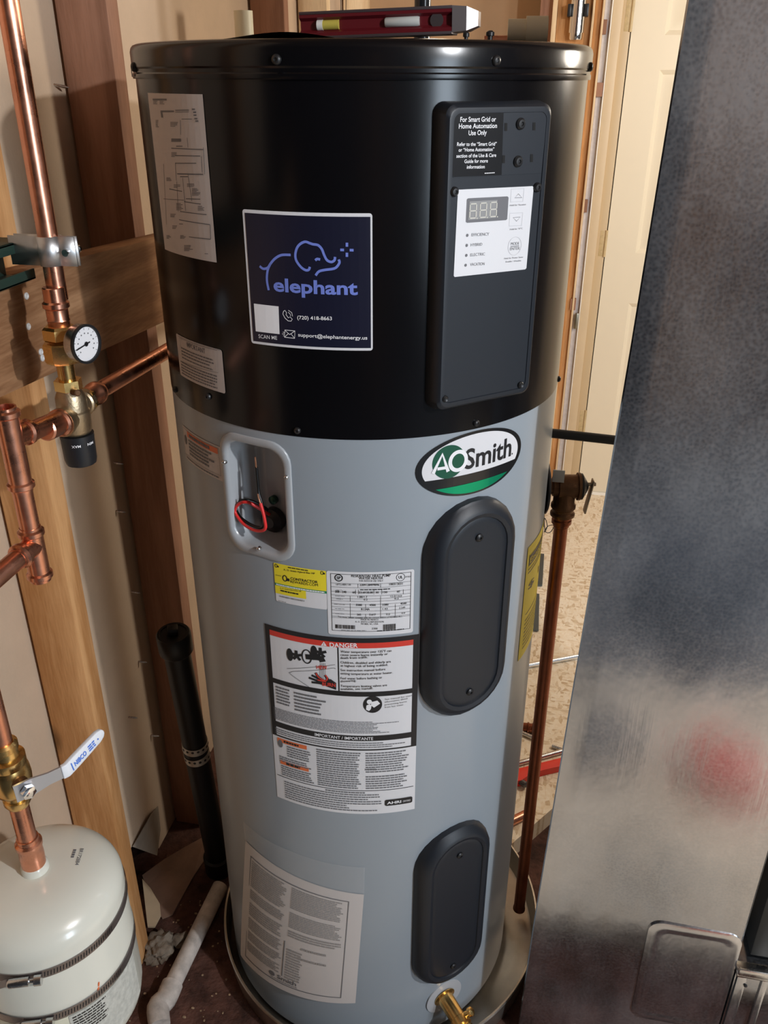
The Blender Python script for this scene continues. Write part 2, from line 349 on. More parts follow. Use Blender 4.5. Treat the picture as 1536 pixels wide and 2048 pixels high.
class Print:
    """flat print in one ink on a surface; coordinates are surface (u, v) or photo pixels"""
    def __init__(s, surf, off): s.sf = surf; s.off = off; s.bm = bmesh.new()
    def uv(s, p): return s.sf.hit(*p)
    def _poly(s, pts):
        try: s.bm.faces.new([s.bm.verts.new((u, v, 0)) for u, v in pts])
        except ValueError: pass
    def poly(s, pts, px=True):
        s._poly([s.uv(p) for p in pts] if px else pts); return s
    def rect(s, u0, v0, u1, v1, r=0.0):
        if r <= 0: s._poly([(u0, v0), (u1, v0), (u1, v1), (u0, v1)]); return s
        q = []
        for cxx, cyy, a0 in ((u1-r, v0+r, -90), (u1-r, v1-r, 0), (u0+r, v1-r, 90), (u0+r, v0+r, 180)):
            for k in range(5):
                a = math.radians(a0+k*22.5); q.append((cxx+r*math.cos(a), cyy+r*math.sin(a)))
        s._poly(q); return s
    def frame(s, u0, v0, u1, v1, t):
        s.rect(u0, v0, u1, v0+t); s.rect(u0, v1-t, u1, v1); s.rect(u0, v0+t, u0+t, v1-t); s.rect(u1-t, v0+t, u1, v1-t); return s
    def disc(s, c, ru, rv=None, n=24, px=True, a0=0, a1=360):
        u, v = s.uv(c) if px else c; rv = rv or ru
        s._poly([(u+ru*math.cos(math.radians(a0+(a1-a0)*k/n)), v+rv*math.sin(math.radians(a0+(a1-a0)*k/n))) for k in range(n)]); return s
    def ring(s, c, ru, rv, t, n=28, px=True):
        u, v = s.uv(c) if px else c
        P = [(u+ru*math.cos(2*math.pi*k/n), v+rv*math.sin(2*math.pi*k/n)) for k in range(n)]
        return s.stroke(P, t, px=False, closed=True)
    def stroke(s, pts, wd, px=True, closed=False, smooth=0):
        P = [Vector(s.uv(p) if px else p) for p in pts]
        if smooth:
            q = []
            for i in range(len(P)-1):
                p0 = P[max(i-1, 0)]; p1 = P[i]; p2 = P[i+1]; p3 = P[min(i+2, len(P)-1)]
                for k in range(smooth):
                    t = k/smooth; q.append(0.5*((2*p1)+(p2-p0)*t+(2*p0-5*p1+4*p2-p3)*t*t+(3*p1-p0-3*p2+p3)*t**3))
            P = q+[P[-1]]
        n = len(P); L = []; Rr = []
        for i in range(n):
            a = P[(i-1) % n] if closed or i > 0 else P[i]; b = P[(i+1) % n] if closed or i < n-1 else P[i]
            d = (b-a); d = d.normalized() if d.length > 1e-9 else Vector((1, 0)); nn = Vector((-d.y, d.x))*wd/2
            L.append(P[i]+nn); Rr.append(P[i]-nn)
        for i in range(n if closed else n-1):
            j = (i+1) % n; s._poly([L[i][:], L[j][:], Rr[j][:], Rr[i][:]])
        return s
    def text(s, txt, p0, p1, h=None, bold=0.0, px=True, flip=False):
        """baseline from p0 to p1, h = height of capitals (metres on the surface)"""
        a = Vector(s.uv(p0) if px else p0); b = Vector(s.uv(p1) if px else p1)
        vs, fs = text_mesh(txt, bold)
        if not vs: return s
        xs = [v[0] for v in vs]; x0, x1 = min(xs), max(xs); L = (b-a).length; k = L/(x1-x0); ky = h/0.73 if h else k
        d = (b-a).normalized(); nn = Vector((-d.y, d.x))
        V = [s.bm.verts.new((*(a+d*((x-x0)*k)+nn*(y*ky)), 0)) for x, y in vs]
        for f in fs:
            try: s.bm.faces.new([V[i] for i in f])
            except ValueError: pass
        return s
    def greek(s, u0, v0, u1, v1, lines, fill=0.55, seed=1, ragged=0.15, word=(0.0025, 0.007)):
        """lines of print too small to read"""
        rnd = random.Random(seed); dv = (v1-v0)/lines
        for i in range(lines):
            v = v1-(i+0.5)*dv; u = u0; end = u1-(u1-u0)*ragged*rnd.random()
            while u < end:
                l = rnd.uniform(*word); e = min(u+l, end)
                s.rect(u, v-dv*fill/2, e, v+dv*fill/2); u = e+word[0]*0.35
        return s
    def build(s, name, m, parent, step=0.009):
        bm = s.bm
        if isinstance(s.sf, Cyl):
            us = [v.co.x for v in bm.verts]
            if us:
                lo, hi = min(us), max(us); k = math.floor(lo/step)+1
                while k*step < hi:
                    bmesh.ops.bisect_plane(bm, geom=bm.verts[:]+bm.edges[:]+bm.faces[:], dist=1e-7, plane_co=(k*step, 0, 0), plane_no=(1, 0, 0)); k += 1
        for v in bm.verts: v.co = s.sf.map(v.co.x, v.co.y, s.off)
        b = MB(); b.bm.free(); b.bm = bm
        o = b.build(name, m, parent, smooth=0, fixn=False)
        if name in ('small_print', 'diagram_notes', 'diagram_lines', 'strap_slot', 'band_lettering', 'lettering', 'dial_marks'): o['kind'] = 'stuff'
        return o

# ================================================================== SETTING
XF, XD = -0.42, -0.509            # room side of the left studs / back of the drywall beyond them
OSBZ = 0.05
b = MB(); b.box((-0.7, -0.44, -0.05), (0.8, 0.75, 0.0)); struct(b.build('floor', M_DIRT, smooth=0))
def slab(pts):
    b = MB(); b.prism([(x, y, 0.0) for x, y in pts], (0, 0, OSBZ)); o = struct(b.build('floor', M_OSB, smooth=0)); return o
slab([(-0.41, 0.62), (0.21, 0.62), (0.283, 0.203), (0.42, 0.395), (0.80, 0.75), (3.0, 0.75), (3.0, 2.25), (-0.41, 2.25)])
slab([(0.80, -0.439), (3.0, -0.439), (3.0, 0.749), (0.80, 0.749)])
slab([(-0.41, -1.2), (3.0, -1.35), (3.0, -0.44), (-0.41, -0.44)])
b = MB(); b.prism([(-0.41, -3.4, 0), (3.0, -3.4, 0), (3.0, -1.351, 0), (-0.41, -1.201, 0)], (0, 0, OSBZ-0.002)); struct(b.build('floor', mat('grey_floor', (0.10, 0.11, 0.125), 0.7, var=0.6, vscale=2), smooth=0))
# drywall of the left wall, torn open near the floor
hole = [(-0.05, -0.03), (-0.055, 0.05), (-0.035, 0.122), (0.0, 0.112), (0.03, 0.10), (0.062, 0.075), (0.075, 0.02), (0.08, -0.03)]
out = [(-0.9, -0.03)]+hole+[(2.25, -0.03), (2.25, 2.5), (-0.9, 2.5)]
b = MB(); b.prism([(XD-0.013, y, z) for y, z in out], (0.013, 0, 0)); wl = struct(b.build('wall_left', M_PAPER, smooth=0))
b = MB(); b.box((XD-0.13, -0.3, -0.03), (XD-0.12, 0.3, 0.4)); b.build('cavity_back', M_VOID, wl, smooth=0)  # near-black board stands in for the shade inside the hole
for (y, z, sx) in ((0.139, 0.937, 1), (0.12, 0.846, 1), (0.13, 0.66, 1), (0.115, 0.50, 1), (0.045, 0.412, 1), (0.135, 1.564, 1.2), (0.118, 0.30, 1)):
    b = MB(); b.turn([(-0.005, 0.0022), (0.013*sx, 0.0022), (0.018*sx, 0.0004)], (XD, y, z), (0.9, 0.25, -0.18), 8); b.build('screw_tip', M_STEEL, wl)
# torn flap of drywall paper hanging by the hole
b = MB(); f = [(XD+0.004, -0.03, 0.125), (XD+0.012, 0.055, 0.14), (XD+0.006, 0.09, 0.12), (XD+0.004, 0.088, 0.05), (XD+0.02, 0.03, 0.035)]
b.prism(f, (0.0015, 0, 0)); b.build('paper_flap', mat('grey_paper', (0.30, 0.25, 0.20), 0.85, var=0.2), wl, smooth=0)
b = MB(); b.box((XD, 2.25, 0), (0.14, 2.27, 2.5)); struct(b.build('wall_back', M_PAPERB, smooth=0))
b = MB(); b.box((1.205, 2.09, 0), (3.0, 2.11, 2.5)); b.box((0.43, 2.09, 2.10), (1.205, 2.11, 2.5)); struct(b.build('wall_back', mat('tan_wall', (0.62, 0.5, 0.36), 0.8, var=0.05), smooth=0))
M_ROOM = mat('room_wall', (0.045, 0.045, 0.052), 0.85, var=0.1, vscale=2)
b = MB(); b.box((3.0, -3.4, 0), (3.02, 2.25, 2.5)); struct(b.build('wall_right', M_ROOM, smooth=0))
b = MB(); b.box((-1.9, -3.42, 0), (3.0, -3.4, 2.5)); struct(b.build('wall_front', M_ROOM, smooth=0))
b = MB(); b.box((-1.92, -3.4, 0), (-1.9, -0.88, 2.5)); struct(b.build('wall_left', M_ROOM, smooth=0))
b = MB(); b.box((-1.9, -0.9, 0), (XD-0.0135, -0.88, 2.5)); struct(b.build('wall_left', M_ROOM, smooth=0))
b = MB(); b.box((-1.9, -3.4, 0), (-0.411, -0.901, OSBZ-0.002)); struct(b.build('floor', mat('grey_floor', (0.10, 0.11, 0.125), 0.7, var=0.6, vscale=2), smooth=0))
b = MB(); b.box((-1.92, -3.42, 2.5), (3.02, 2.27, 2.52)); struct(b.build('ceiling', mat('ceiling_dark', (0.16, 0.11, 0.08), 0.85, var=0.2, vscale=3), smooth=0))

def stud(y, label, m=M_WOOD):
    b = MB(); b.box((XD+0.006, y, 0.0), (XF, y+0.038, 2.5), 0.0025)
    return tag(b.build('wall_stud', m, smooth=30), label, 'stud', 'studs of the open wall')
stud(-0.5995, 'rough wooden wall stud behind the tall copper pipe, below the clamp strut')
stud(-0.2, 'grained wooden wall stud just behind the cream tank and white valve handle')
stud(0.16, 'shaded wooden wall stud between the capped black pipe and the plank end', M_WOODR)  # darker wood colour stands in for the heater's shade on this stud
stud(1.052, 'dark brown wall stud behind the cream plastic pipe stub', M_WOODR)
stud(1.46, 'pale wooden wall stud behind the left end of the red level', M_WOODL)
stud(2.0, 'pale wooden stud in the far corner behind the red level', M_WOODL)
# screwed plank across the studs, sagging a little towards its far end
pl = Pl((XF+0.0005, 0, 0), (0, 1, 0), (0, 0, 1))
b = MB(); y0, y1 = -1.2, 0.24
zt = lambda y: 1.352-0.055*(y+0.05); zb = zt
b.prism([(XF+0.001, y0, zt(y0)-0.138), (XF+0.001, y1, zt(y1)-0.138), (XF+0.001, y1, zt(y1)), (XF+0.001, y0, zt(y0))], (0.037, 0, 0))
bmesh.ops.bevel(b.bm, geom=b.bm.edges[:], offset=0.003, segments=2, profile=0.5, affect='EDGES')
plank = tag(b.build('wall_plank', M_WOODY, smooth=30), 'horizontal wooden plank screwed across the wall studs behind the mixing valve', 'plank')
for (px, py) in ((52, 592), (81, 704), (84, 716), (56, 653)):
    p = PX(XF+0.038, px, py); b = MB(); b.turn([(-0.004, 0.0045), (0.0012, 0.0045), (0.002, 0.003), (0.001, 0.0015)], p, (1, 0, 0), 12); b.build('screw_head', mat('zinc_screw', (0.75, 0.75, 0.74), 0.5, 0.3), plank)

# far opening: studs, boards, jamb and door
def post(name, x0, x1, y0, y1, m, label=None, cat=None, z1=2.5, kind=None, bev=0.002, grp=None):
    b = MB(); b.box((x0, y0, OSBZ), (x1, y1, z1), bev); o = b.build(name, m, smooth=30)
    if label: tag(o, label, cat, grp)
    if kind: struct(o)
    return o
post('wall_stud', 0.141, 0.181, 2.05, 2.2, M_WOODR, 'reddish wooden stud beside the brown drywall in the far corner', 'stud')
post('lit_edge_strip', 0.1815, 0.1965, 2.02, 2.2, M_WOODL, 'narrow pale strip for a lit stud edge left of the shiny metal cylinder', 'strip', grp='strips for lit stud edges')  # these strips of paler wood stand in for lit stud edges
backer = post('backer_board', 0.197, 0.3065, 2.05, 2.09, M_WOOD, 'wooden board carrying the shiny metal cylinder', 'board')
post('lit_edge_strip', 0.307, 0.3145, 2.03, 2.2, M_WOODL, 'narrow pale strip for a lit stud edge right of the shiny metal cylinder', 'strip', grp='strips for lit stud edges')
post('wall_stud', 0.315, 0.3375, 2.05, 2.2, M_WOOD, 'narrow brown stud edge between two bright strips by the door', 'stud')
post('lit_edge_strip', 0.338, 0.345, 2.035, 2.2, M_WOODL, 'narrow pale strip for a lit stud edge next to the drywall edge with brown shims', 'strip', grp='strips for lit stud edges')
gy = post('trim_1', 0.3455, 0.366, 2.06, 2.2, M_GYP, kind='structure')
for px, py in ((1208, 55), (1200, 180), (1170, 412), (1147, 608)):
    p = PY(2.055, px, py); b = MB(); b.box((p.x-0.012, 2.04, p.z-0.02), (p.x+0.008, 2.0595, p.z+0.022), 0.001); b.build('shim', M_WOODR, gy, smooth=0)
post('trim_2', 0.3665, 0.3705, 2.045, 2.2, M_WHITE, kind='structure')
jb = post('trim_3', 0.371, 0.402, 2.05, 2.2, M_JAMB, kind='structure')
post('trim_4', 0.4025, 0.434, 2.075, 2.2, mat('jamb_dark_tan', (0.60, 0.45, 0.27), 0.5), kind='structure')  # darker tan than the jamb beside it
p = PY(2.05, 1151, 641)
b = MB(); b.box((p.x-0.004, 2.04, p.z-0.03), (p.x+0.010, 2.0495, p.z+0.03), 0.004); b.build('strike_plate', mat('worn_steel', (0.3, 0.28, 0.22), 0.4, 1), jb)

def door():
    x0, x1, z0, z1, yf = 0.4375, 1.20, 0.062, 2.095, 2.08
    t = struct(link('door_1', None, None, ((x0+x1)/2, yf, z0)))
    panels = []
    cols = [(x0+0.105, x0+0.345), (x0+0.425, x0+0.665)]
    rows = [(0.30, 0.835), (1.015, 1.60), (1.70, 1.93)]
    for c in cols:
        for r in rows: panels.append((c[0], c[1], r[0], r[1]))
    xs = sorted({x0, x1, *[p[0] for p in panels], *[p[1] for p in panels]}); zs = sorted({z0, z1, *[p[2] for p in panels], *[p[3] for p in panels]})
    b = MB(); V = {}
    def v(x, z): return V.setdefault((x, z), b.bm.verts.new((x, yf, z))) if (x, z) not in V else V[(x, z)]
    for i in range(len(xs)-1):
        for j in range(len(zs)-1):
            if any(abs(p[0]-xs[i]) < 1e-6 and abs(p[2]-zs[j]) < 1e-6 for p in panels): continue
            b.face([v(xs[i], zs[j]), v(xs[i+1], zs[j]), v(xs[i+1], zs[j+1]), v(xs[i], zs[j+1])])
    b.box((x0, yf+0.012, z0), (x1, yf+0.036, z1)); b.box((x0, yf+0.0005, z0), (x0+0.003, yf+0.02, z1))
    b.build('door_leaf', M_DOOR, t, smooth=0)
    for (a, c, d, e) in panels:
        R = lambda i, y: [(a+i, y, d+i), (c-i, y, d+i), (c-i, y, e-i), (a+i, y, e-i)]
        b = MB(); b.loft([R(0, yf), R(0.005, yf+0.003), R(0.014, yf+0.010), R(0.022, yf+0.010), R(0.045, yf+0.003)]); b.build('door_panel', M_DOOR, t, smooth=25)
    for z in (1.755, 1.045, 0.365):
        b = MB(); b.box((0.412, yf-0.006, z-0.045), (0.438, yf-0.002, z+0.045), 0.002); b.turn([(-0.046, 0.005), (0.046, 0.005)], (0.434, yf-0.006, z), (0, 0, 1), 12)
        for k in (-0.03, 0.0, 0.03): b.turn([(0, 0.003), (0.001, 0.003)], (0.422, yf-0.006, z+k), (0, -1, 0), 8)
        b.build('hinge', M_HINGE, t)
door()
b = MB(); b.box((0.4375, 2.072, OSBZ), (1.204, 2.089, 0.061)); struct(b.build('trim_5', M_WHITE, smooth=0))

# shiny cylinder with clips on the far board
t = thing('metal_cylinder', 'polished metal cylinder held by two black clips on the far board', 'cylinder', (0.262, 2.0, 1.68))
b = MB(); b.turn([(0, 0.019), (0.004, 0.021), (0.02, 0.021), (0.02, 0.0245), (0.8, 0.0245)], (0.262, 2.022, 1.685), (0, 0, 1), 32); b.build('tube', M_CHROME, t)
for sx in (-1, 1):
    b = MB(); b.box((0.262+sx*0.027-0.006, 2.0, 1.75), (0.262+sx*0.027+0.006, 2.05, 1.785), 0.002); b.build('clip', M_PLASTD, t)

# ================================================================== WATER HEATER
R = 0.279
CB = Cyl(R)                     # grey jacket
CK = Cyl(0.2800)                 # black shroud
JZ = 1.193                      # joint between shroud and jacket
heater = thing('water_heater', 'tall grey and black heat pump water heater covered with labels, standing in a drain pan', 'water heater', (0, 0, 0.012))
rad = math.radians
def arcgrid(b, C, a0, a1, z0, z1, n=None, nz=1):
    n = n or max(1, round(abs(a1-a0)/1.5))
    b.grid(lambda s, q: C.map(C.R*rad(a0+(a1-a0)*s), z0+(z1-z0)*q), n, nz)
# grey jacket with the opening of the wiring box
b = MB(); HA0, HA1, HZ0, HZ1 = -17.9-9.14, -17.9+9.14, 1.0235, 1.1725
arcgrid(b, CB, HA1, 360+HA0, 0.02, JZ+0.004, 228); arcgrid(b, CB, HA0, HA1, 0.02, HZ0, 12); arcgrid(b, CB, HA0, HA1, HZ1, JZ+0.004, 12)
b.turn([(0, 0.268), (0.008, 0.277)], (0, 0, 0.012), (0, 0, 1), 120, cap=False)
bmesh.ops.remove_doubles(b.bm, verts=b.bm.verts, dist=1e-5)
b.build('jacket', M_GREY, heater, smooth=30)
b = MB(); b.turn([(0, 0.2797), (0.374, 0.2800), (0.384, 0.2800)], (0, 0, JZ), (0, 0, 1), 240, cap=False); b.turn([(0, 0.2797), (0.0, 0.2785)], (0, 0, JZ), (0, 0, 1), 240, cap=False); b.build('shroud', M_BLACK, heater, smooth=30)
b = MB(); b.turn([(0, 0.2795), (0.0, 0.2828), (0.0015, 0.2832), (0.005, 0.2832), (0.0065, 0.2820), (0.010, 0.2820), (0.012, 0.2832), (0.028, 0.2834), (0.032, 0.2822), (0.0345, 0.280), (0.036, 0.276), (0.036, 0.0)], (0, 0, 1.573), (0, 0, 1), 240, cap=False)
lid = b.build('lid', M_BLACK, heater, smooth=30)
b = MB(); b.turn([(0, 0.262), (0.0155, 0.262)], (0, 0, 0.0045), (0, 0, 1), 64); b.build('base', M_PLASTD, heater)

def cscrew(C, px, py, r=0.005, parent=None, m=None, name='screw'):
    u, v = C.hit(px, py); p = C.map(u, v, -0.002); d = C.map(u, v, 1)-C.map(u, v, 0)
    b = MB(); b.turn([(0, r), (0.0035, r), (0.005, r*0.75), (0.0055, r*0.4), (0.0045, r*0.3)], p, d, 14); return b.build(name, m or M_PLASTD, parent or heater)
CL = Cyl(0.2834)
for q in ((553, 119), (992, 121), (1180, 134), (268, 134)): cscrew(CL, *q, parent=lid)
for q in ((595, 861), (952, 846), (1117, 758), (351, 779), (417, 793)): cscrew(CK, *q, 0.0042)
b = MB(); u, v = CL.hit(264, 131)
b.grid(lambda s, q: CL.map(u+0.0+s*0.012, 1.575+q*0.012, 0.001+0.0008), 3, 1); b.build('lid_clip', M_PLASTD, lid, smooth=0)

# ---- wiring box: flange, recessed pan, wires
def rrect(hw, hh, r, n=6):
    q = []
    for sx, sy, a0 in ((1, -1, -90), (1, 1, 0), (-1, 1, 90), (-1, -1, 180)):
        for k in range(n+1):
            a = rad(a0+k*90/n); q.append((sx*(hw-r)+r*math.cos(a), sy*(hh-r)+r*math.sin(a)))
    return q
JA, JC = -17.9, 1.098
def jmap(x, y, o): return CB.map(CB.R*rad(JA)+x, JC+y, o)
jb_ = MB()
rings = [(0.0545, 0.0845, 0.029, 0.0), (0.0543, 0.0843, 0.029, 0.0016), (0.0530, 0.0830, 0.028, 0.0026), (0.0468, 0.0768, 0.024, 0.0026), (0.0445, 0.0740, 0.023, 0.0010), (0.0430, 0.0725, 0.0225, -0.003), (0.0405, 0.0695, 0.022, -0.022), (0.0360, 0.0650, 0.021, -0.040), (0.0300, 0.0590, 0.019, -0.046), (0.020, 0.047, 0.014, -0.0475)]
jb_.loft([[jmap(x, y, o) for x, y in rrect(hw, hh, r)] for hw, hh, r, o in rings])
box = jb_.build('wiring_box', mat('box_grey', (0.36, 0.38, 0.40), 0.25, spec=0.6), heater, smooth=50)
for q in ((449, 924), (573, 954), (518, 1097)):
    cscrew(Cyl(R+0.0026), *q, 0.003, parent=box, m=M_STEEL)
def jp(px, py, o): u, v = Cyl(R+o).hit(px, py); return Cyl(R+o).map(u, v)
zj = crop(440, 880, 8.53)
def wire(pts, r, m, nm, o=None, parent=box):
    b = MB(); b.tube([jp(*zj(x, y), o_) for x, y, o_ in pts], r, 10, smooth=8); return b.build(nm, m, parent)
M_RW = mat('red_wire', (0.70, 0.03, 0.03), 0.35); M_BW = mat('black_wire', (0.008, 0.008, 0.008), 0.3)
wire([(930, 1305, -0.042), (800, 1250, -0.03), (640, 1150, -0.02), (480, 1065, -0.012), (350, 1075, -0.008), (265, 1160, -0.006), (270, 1260, -0.005), (400, 1430, -0.004), (560, 1530, -0.002), (700, 1550, 0.0), (775, 1500, 0.002), (760, 1350, 0.002), (725, 1200, 0.001), (690, 1080, 0.0)], 0.0021, M_RW, 'red_wire')
wire([(900, 1260, -0.044), (780, 1170, -0.034), (620, 1075, -0.026), (440, 1025, -0.016), (310, 1060, -0.012), (268, 1150, -0.009), (330, 1300, -0.008), (480, 1420, -0.008), (640, 1490, -0.005), (730, 1480, -0.004), (755, 1350, -0.004), (715, 1100, -0.006), (660, 900, -0.008), (640, 700, -0.009), (620, 465, -0.010)], 0.0022, M_BW, 'black_wire')
M_CU = mat('bare_copper', (0.85, 0.45, 0.28), 0.3, 1)
wire([(620, 470, -0.010), (612, 380, -0.010), (602, 290, -0.010)], 0.0011, M_CU, 'bare_end'); wire([(690, 1085, 0.0), (665, 1000, 0.0), (648, 920, 0.0)], 0.0011, M_CU, 'bare_end')
b = MB(); b.turn([(0, 0.017), (0.01, 0.017), (0.012, 0.012), (0.016, 0.008)], jp(*zj(950, 1330), -0.046), jmap(0, 0, 1)-jmap(0, 0, 0), 20); b.build('cable_grommet', M_PLASTD, box)
b = MB(); b.turn([(0, 0.006), (0.006, 0.006), (0.008, 0.003)], jp(*zj(935, 1005), -0.045), jmap(0, 0, 1)-jmap(0, 0, 0), 12); b.build('ground_screw', mat('green_screw', (0.02, 0.06, 0.04), 0.3, 0.6), box)

# ---- access covers
FA = 41.5
fu = Vector((math.cos(rad(FA)), math.sin(rad(FA)), 0)); fn = Vector((math.sin(rad(FA)), -math.cos(rad(FA)), 0))
def fmap(x, z, w_): return fu*x+fn*w_+Vector((0, 0, z))
def capsule(hw, z0, z1, n=14):
    r = hw; zc0, zc1 = z0+r, z1-r
    return [(r*math.cos(rad(a)), zc1+r*math.sin(rad(a))) for a in np.linspace(0, 180, n)]+[(r*math.cos(rad(a)), zc0+r*math.sin(rad(a))) for a in np.linspace(180, 360, n)]
def cover(z0, z1, label):
    b = MB(); rings = []
    for ins, w_ in ((0, None), (0.0005, -0.009), (0.004, 0.290), (0.010, 0.2965), (0.016, 0.2985), (0.0215, 0.2970), (0.0225, 0.2950), (0.0240, 0.2957), (0.030, 0.2962)):
        ring = []
        for x, z in capsule(0.0695-ins, z0+ins, z1-ins):
            wc = math.sqrt(R*R-x*x)
            ring.append(fmap(x, z, wc-0.002 if w_ is None else (max(wc+0.0095, 0.2785) if w_ < 0 else w_)))
        rings.append(ring)
    b.loft(rings); c = b.build('access_cover', M_PLAST, heater, smooth=32); c['label'] = label
    for z in (z1-0.05, z0+0.045):
        b = MB(); b.turn([(0, 0.0055), (0.003, 0.0055), (0.0045, 0.004), (0.0048, 0.002), (0.003, 0.0015)], fmap(0, z, 0.2955), fn, 16); b.build('screw', M_PLASTD, c)
cover(0.755, 1.099, 'tall black oblong access cover under the oval badge'); cover(0.157, 0.523, 'lower black oblong access cover above the drain valve')

# ---- control panel
PW = 0.294
b = MB(); zc = 1.3915
rings = []
for hw, hh, r, w_ in ((0.0705, 0.163, 0.012, 0.262), (0.0700, 0.1625, 0.012, 0.278), (0.0675, 0.160, 0.011, 0.2905), (0.0645, 0.157, 0.010, 0.2937), (0.0630, 0.1555, 0.009, PW), (0.0595, 0.152, 0.008, PW), (0.0588, 0.1513, 0.008, PW-0.0012)):
    rings.append([fmap(x-0.001, zc+y, w_) for x, y in rrect(hw, hh, r)])
b.loft(rings); panel = b.build('control_panel', M_PLAST, heater, smooth=32)
F = Pl(fn*(PW-0.0012), fu, (0, 0, 1)); zp = crop(840, 180, 5.12)
def fscrew(q, r=0.0045):
    u, v = F.hit(*zp(*q)); b = MB(); b.turn([(0, r), (0.002, r), (0.0038, r*0.7), (0.004, r*0.35), (0.0028, r*0.25)], F.map(u, v, 0.0003), F.n, 16); b.build('screw', M_PLASTD, panel)
for q in ((1022, 345), (995, 730)): fscrew(q, 0.0058)
for q in ((345, 1040), (1193, 995)): fscrew(q, 0.005)
for q in (crop(0, 0, 1)(889, 797), crop(0, 0, 1)(1040, 769)):
    u, v = F.hit(*q); b = MB(); b.turn([(0, 0.004), (0.002, 0.004), (0.0033, 0.0028), (0.0025, 0.001)], F.map(u, v, 0.0003), F.n, 16); b.build('screw', M_PLASTD, panel)
# slots
def quadz(z, *pts): return [z(*p) for p in pts]
p = Print(F, 0.0006); p.poly(quadz(zp, (322, 240), (360, 205), (1260, 193), (1300, 230), (1240, 850), (345, 898), (305, 860))); plate = p.build('cover_plate', mat('plate_plastic', (0.014, 0.0175, 0.024), 0.42), panel)
p = Print(F, 0.0009); p.poly(quadz(zp, (330, 240), (362, 212), (852, 205), (830, 870), (345, 890), (313, 858))); p.build('black_sticker', mat('black_sticker', (0.008, 0.008, 0.009), 0.3), plate)
for x, y in ((862, 338), (1150, 332), (838, 668), (1125, 657)):
    p = Print(F, 0.0010); p.poly(quadz(zp, (x, y), (x+27, y), (x+25, y+80), (x-2, y+80))); p.build('slot', mat('slot_black', (0.001, 0.001, 0.001), 0.8), plate)
p = Print(F, 0.0012)
for s, a, c, h in (('For Smart Grid or', (405, 326), (770, 322), 0.0047), ('Home Automation', (390, 394), (780, 388), 0.0047), ('Use Only', (490, 463), (675, 457), 0.0047),
                   ('Refer to the “Smart Grid”', (372, 573), (777, 568), 0.0036), ('or “Home Automation”', (388, 631), (752, 623), 0.0036), ('section of the Use & Care', (365, 693), (772, 683), 0.0036), ('Guide for more', (447, 748), (687, 741), 0.0036), ('information', (472, 805), (655, 801), 0.0036)):
    p.text(s, zp(*a), zp(*c), h, 0.012)
u0, v0 = F.hit(*zp(655, 858)); u1, v1 = F.hit(*zp(760, 840)); p.greek(u0, v0, u1, v1, 1, 0.7, word=(0.001, 0.002))
p.build('lettering', I_LETTER, plate)
# white key label
p = Print(F, 0.0006); p.poly(quadz(zp, (385, 1032), (395, 1020), (1148, 984), (1160, 996), (1086, 1822), (1074, 1836), (352, 1914), (342, 1902))); keys = p.build('key_label', I_WHITE, panel)
p = Print(F, 0.0009)
p.poly(quadz(zp, (476, 1118), (490, 1108), (890, 1088), (902, 1100), (888, 1320), (876, 1331), (478, 1359), (465, 1348)))
for x, y in ((480, 1487), (474, 1590), (470, 1692), (463, 1793)): p.disc(zp(x, y), 0.0016)
for s, a, c in (('EFFICIENCY', (522, 1497), (702, 1488)), ('HYBRID', (514, 1600), (632, 1592)), ('ELECTRIC', (510, 1702), (660, 1692)), ('VACATION', (508, 1800), (655, 1791)), ('MODE', (925, 1588), (1010, 1583)), ('ENTER', (916, 1640), (1016, 1633))):
    p.text(s, zp(*a), zp(*c), 0.0032)
p.stroke([zp(922, 1602), zp(1010, 1594)], 0.0007)
for s, a, c in (('Hold for Vacation', (915, 1188), (1078, 1178)), ('Hold for °F/°C', (915, 1434), (1045, 1424)), ('Hold for Power Saver', (855, 1732), (1052, 1716)), ('Enable / Disable', (872, 1765), (1030, 1752))): p.text(s, zp(*a), zp(*c), 0.0017)
for tri in (((965, 1104), (1003, 1062), (1040, 1101)), ((948, 1306), (1022, 1300), (985, 1342))): p.stroke([zp(*q) for q in tri], 0.0005, closed=True)
p.build('lettering', I_GREY, keys)
p = Print(F, 0.0009)
for q in (((930, 1015), (1062, 1008), (1048, 1140), (922, 1146)), ((915, 1262), (1048, 1255), (1035, 1386), (908, 1392))): p.stroke([zp(*k) for k in q], 0.0004, closed=True)
p.ring(zp(965, 1597), 0.0092, 0.0098, 0.0004); p.build('key_outline', mat('key_line', (0.5, 0.5, 0.52), 0.5), keys)
p = Print(F, 0.0012); p.poly(quadz(zp, (500, 1140), (786, 1124), (771, 1306), (486, 1331))); p.build('display_window', mat('display_grey', (0.27, 0.27, 0.27), 0.4), keys)
p = Print(F, 0.0015)
for k in range(3):
    x = 508+k*104; y = 1166-k*8; q = lambda a, c: zp(x+a-c*0.055, y+c)
    for sgm in (((4, 0), (62, -4)), ((0, 8), (0, 66)), ((64, 4), (64, 62)), ((4, 72), (62, 68)), ((0, 78), (0, 138)), ((64, 74), (64, 134)), ((4, 146), (62, 142))): p.stroke([q(*sgm[0]), q(*sgm[1])], 0.0013)
    p.disc(q(76, 146), 0.0008)
p.build('display_digits', mat('digit_segment', (0.55, 0.53, 0.47), 0.5), keys)

# ================================================================== LABELS ON THE HEATER
def deg(C, a): return C.R*rad(a)
def sticker(C, a0, a1, z0, z1, m, name, off=0.0006, r=0.0, parent=None, label=None):
    p = Print(C, off); p.rect(deg(C, a0), z0, deg(C, a1), z1, r); o = p.build(name, m, parent or heater)
    if label: o['label'] = label
    return o
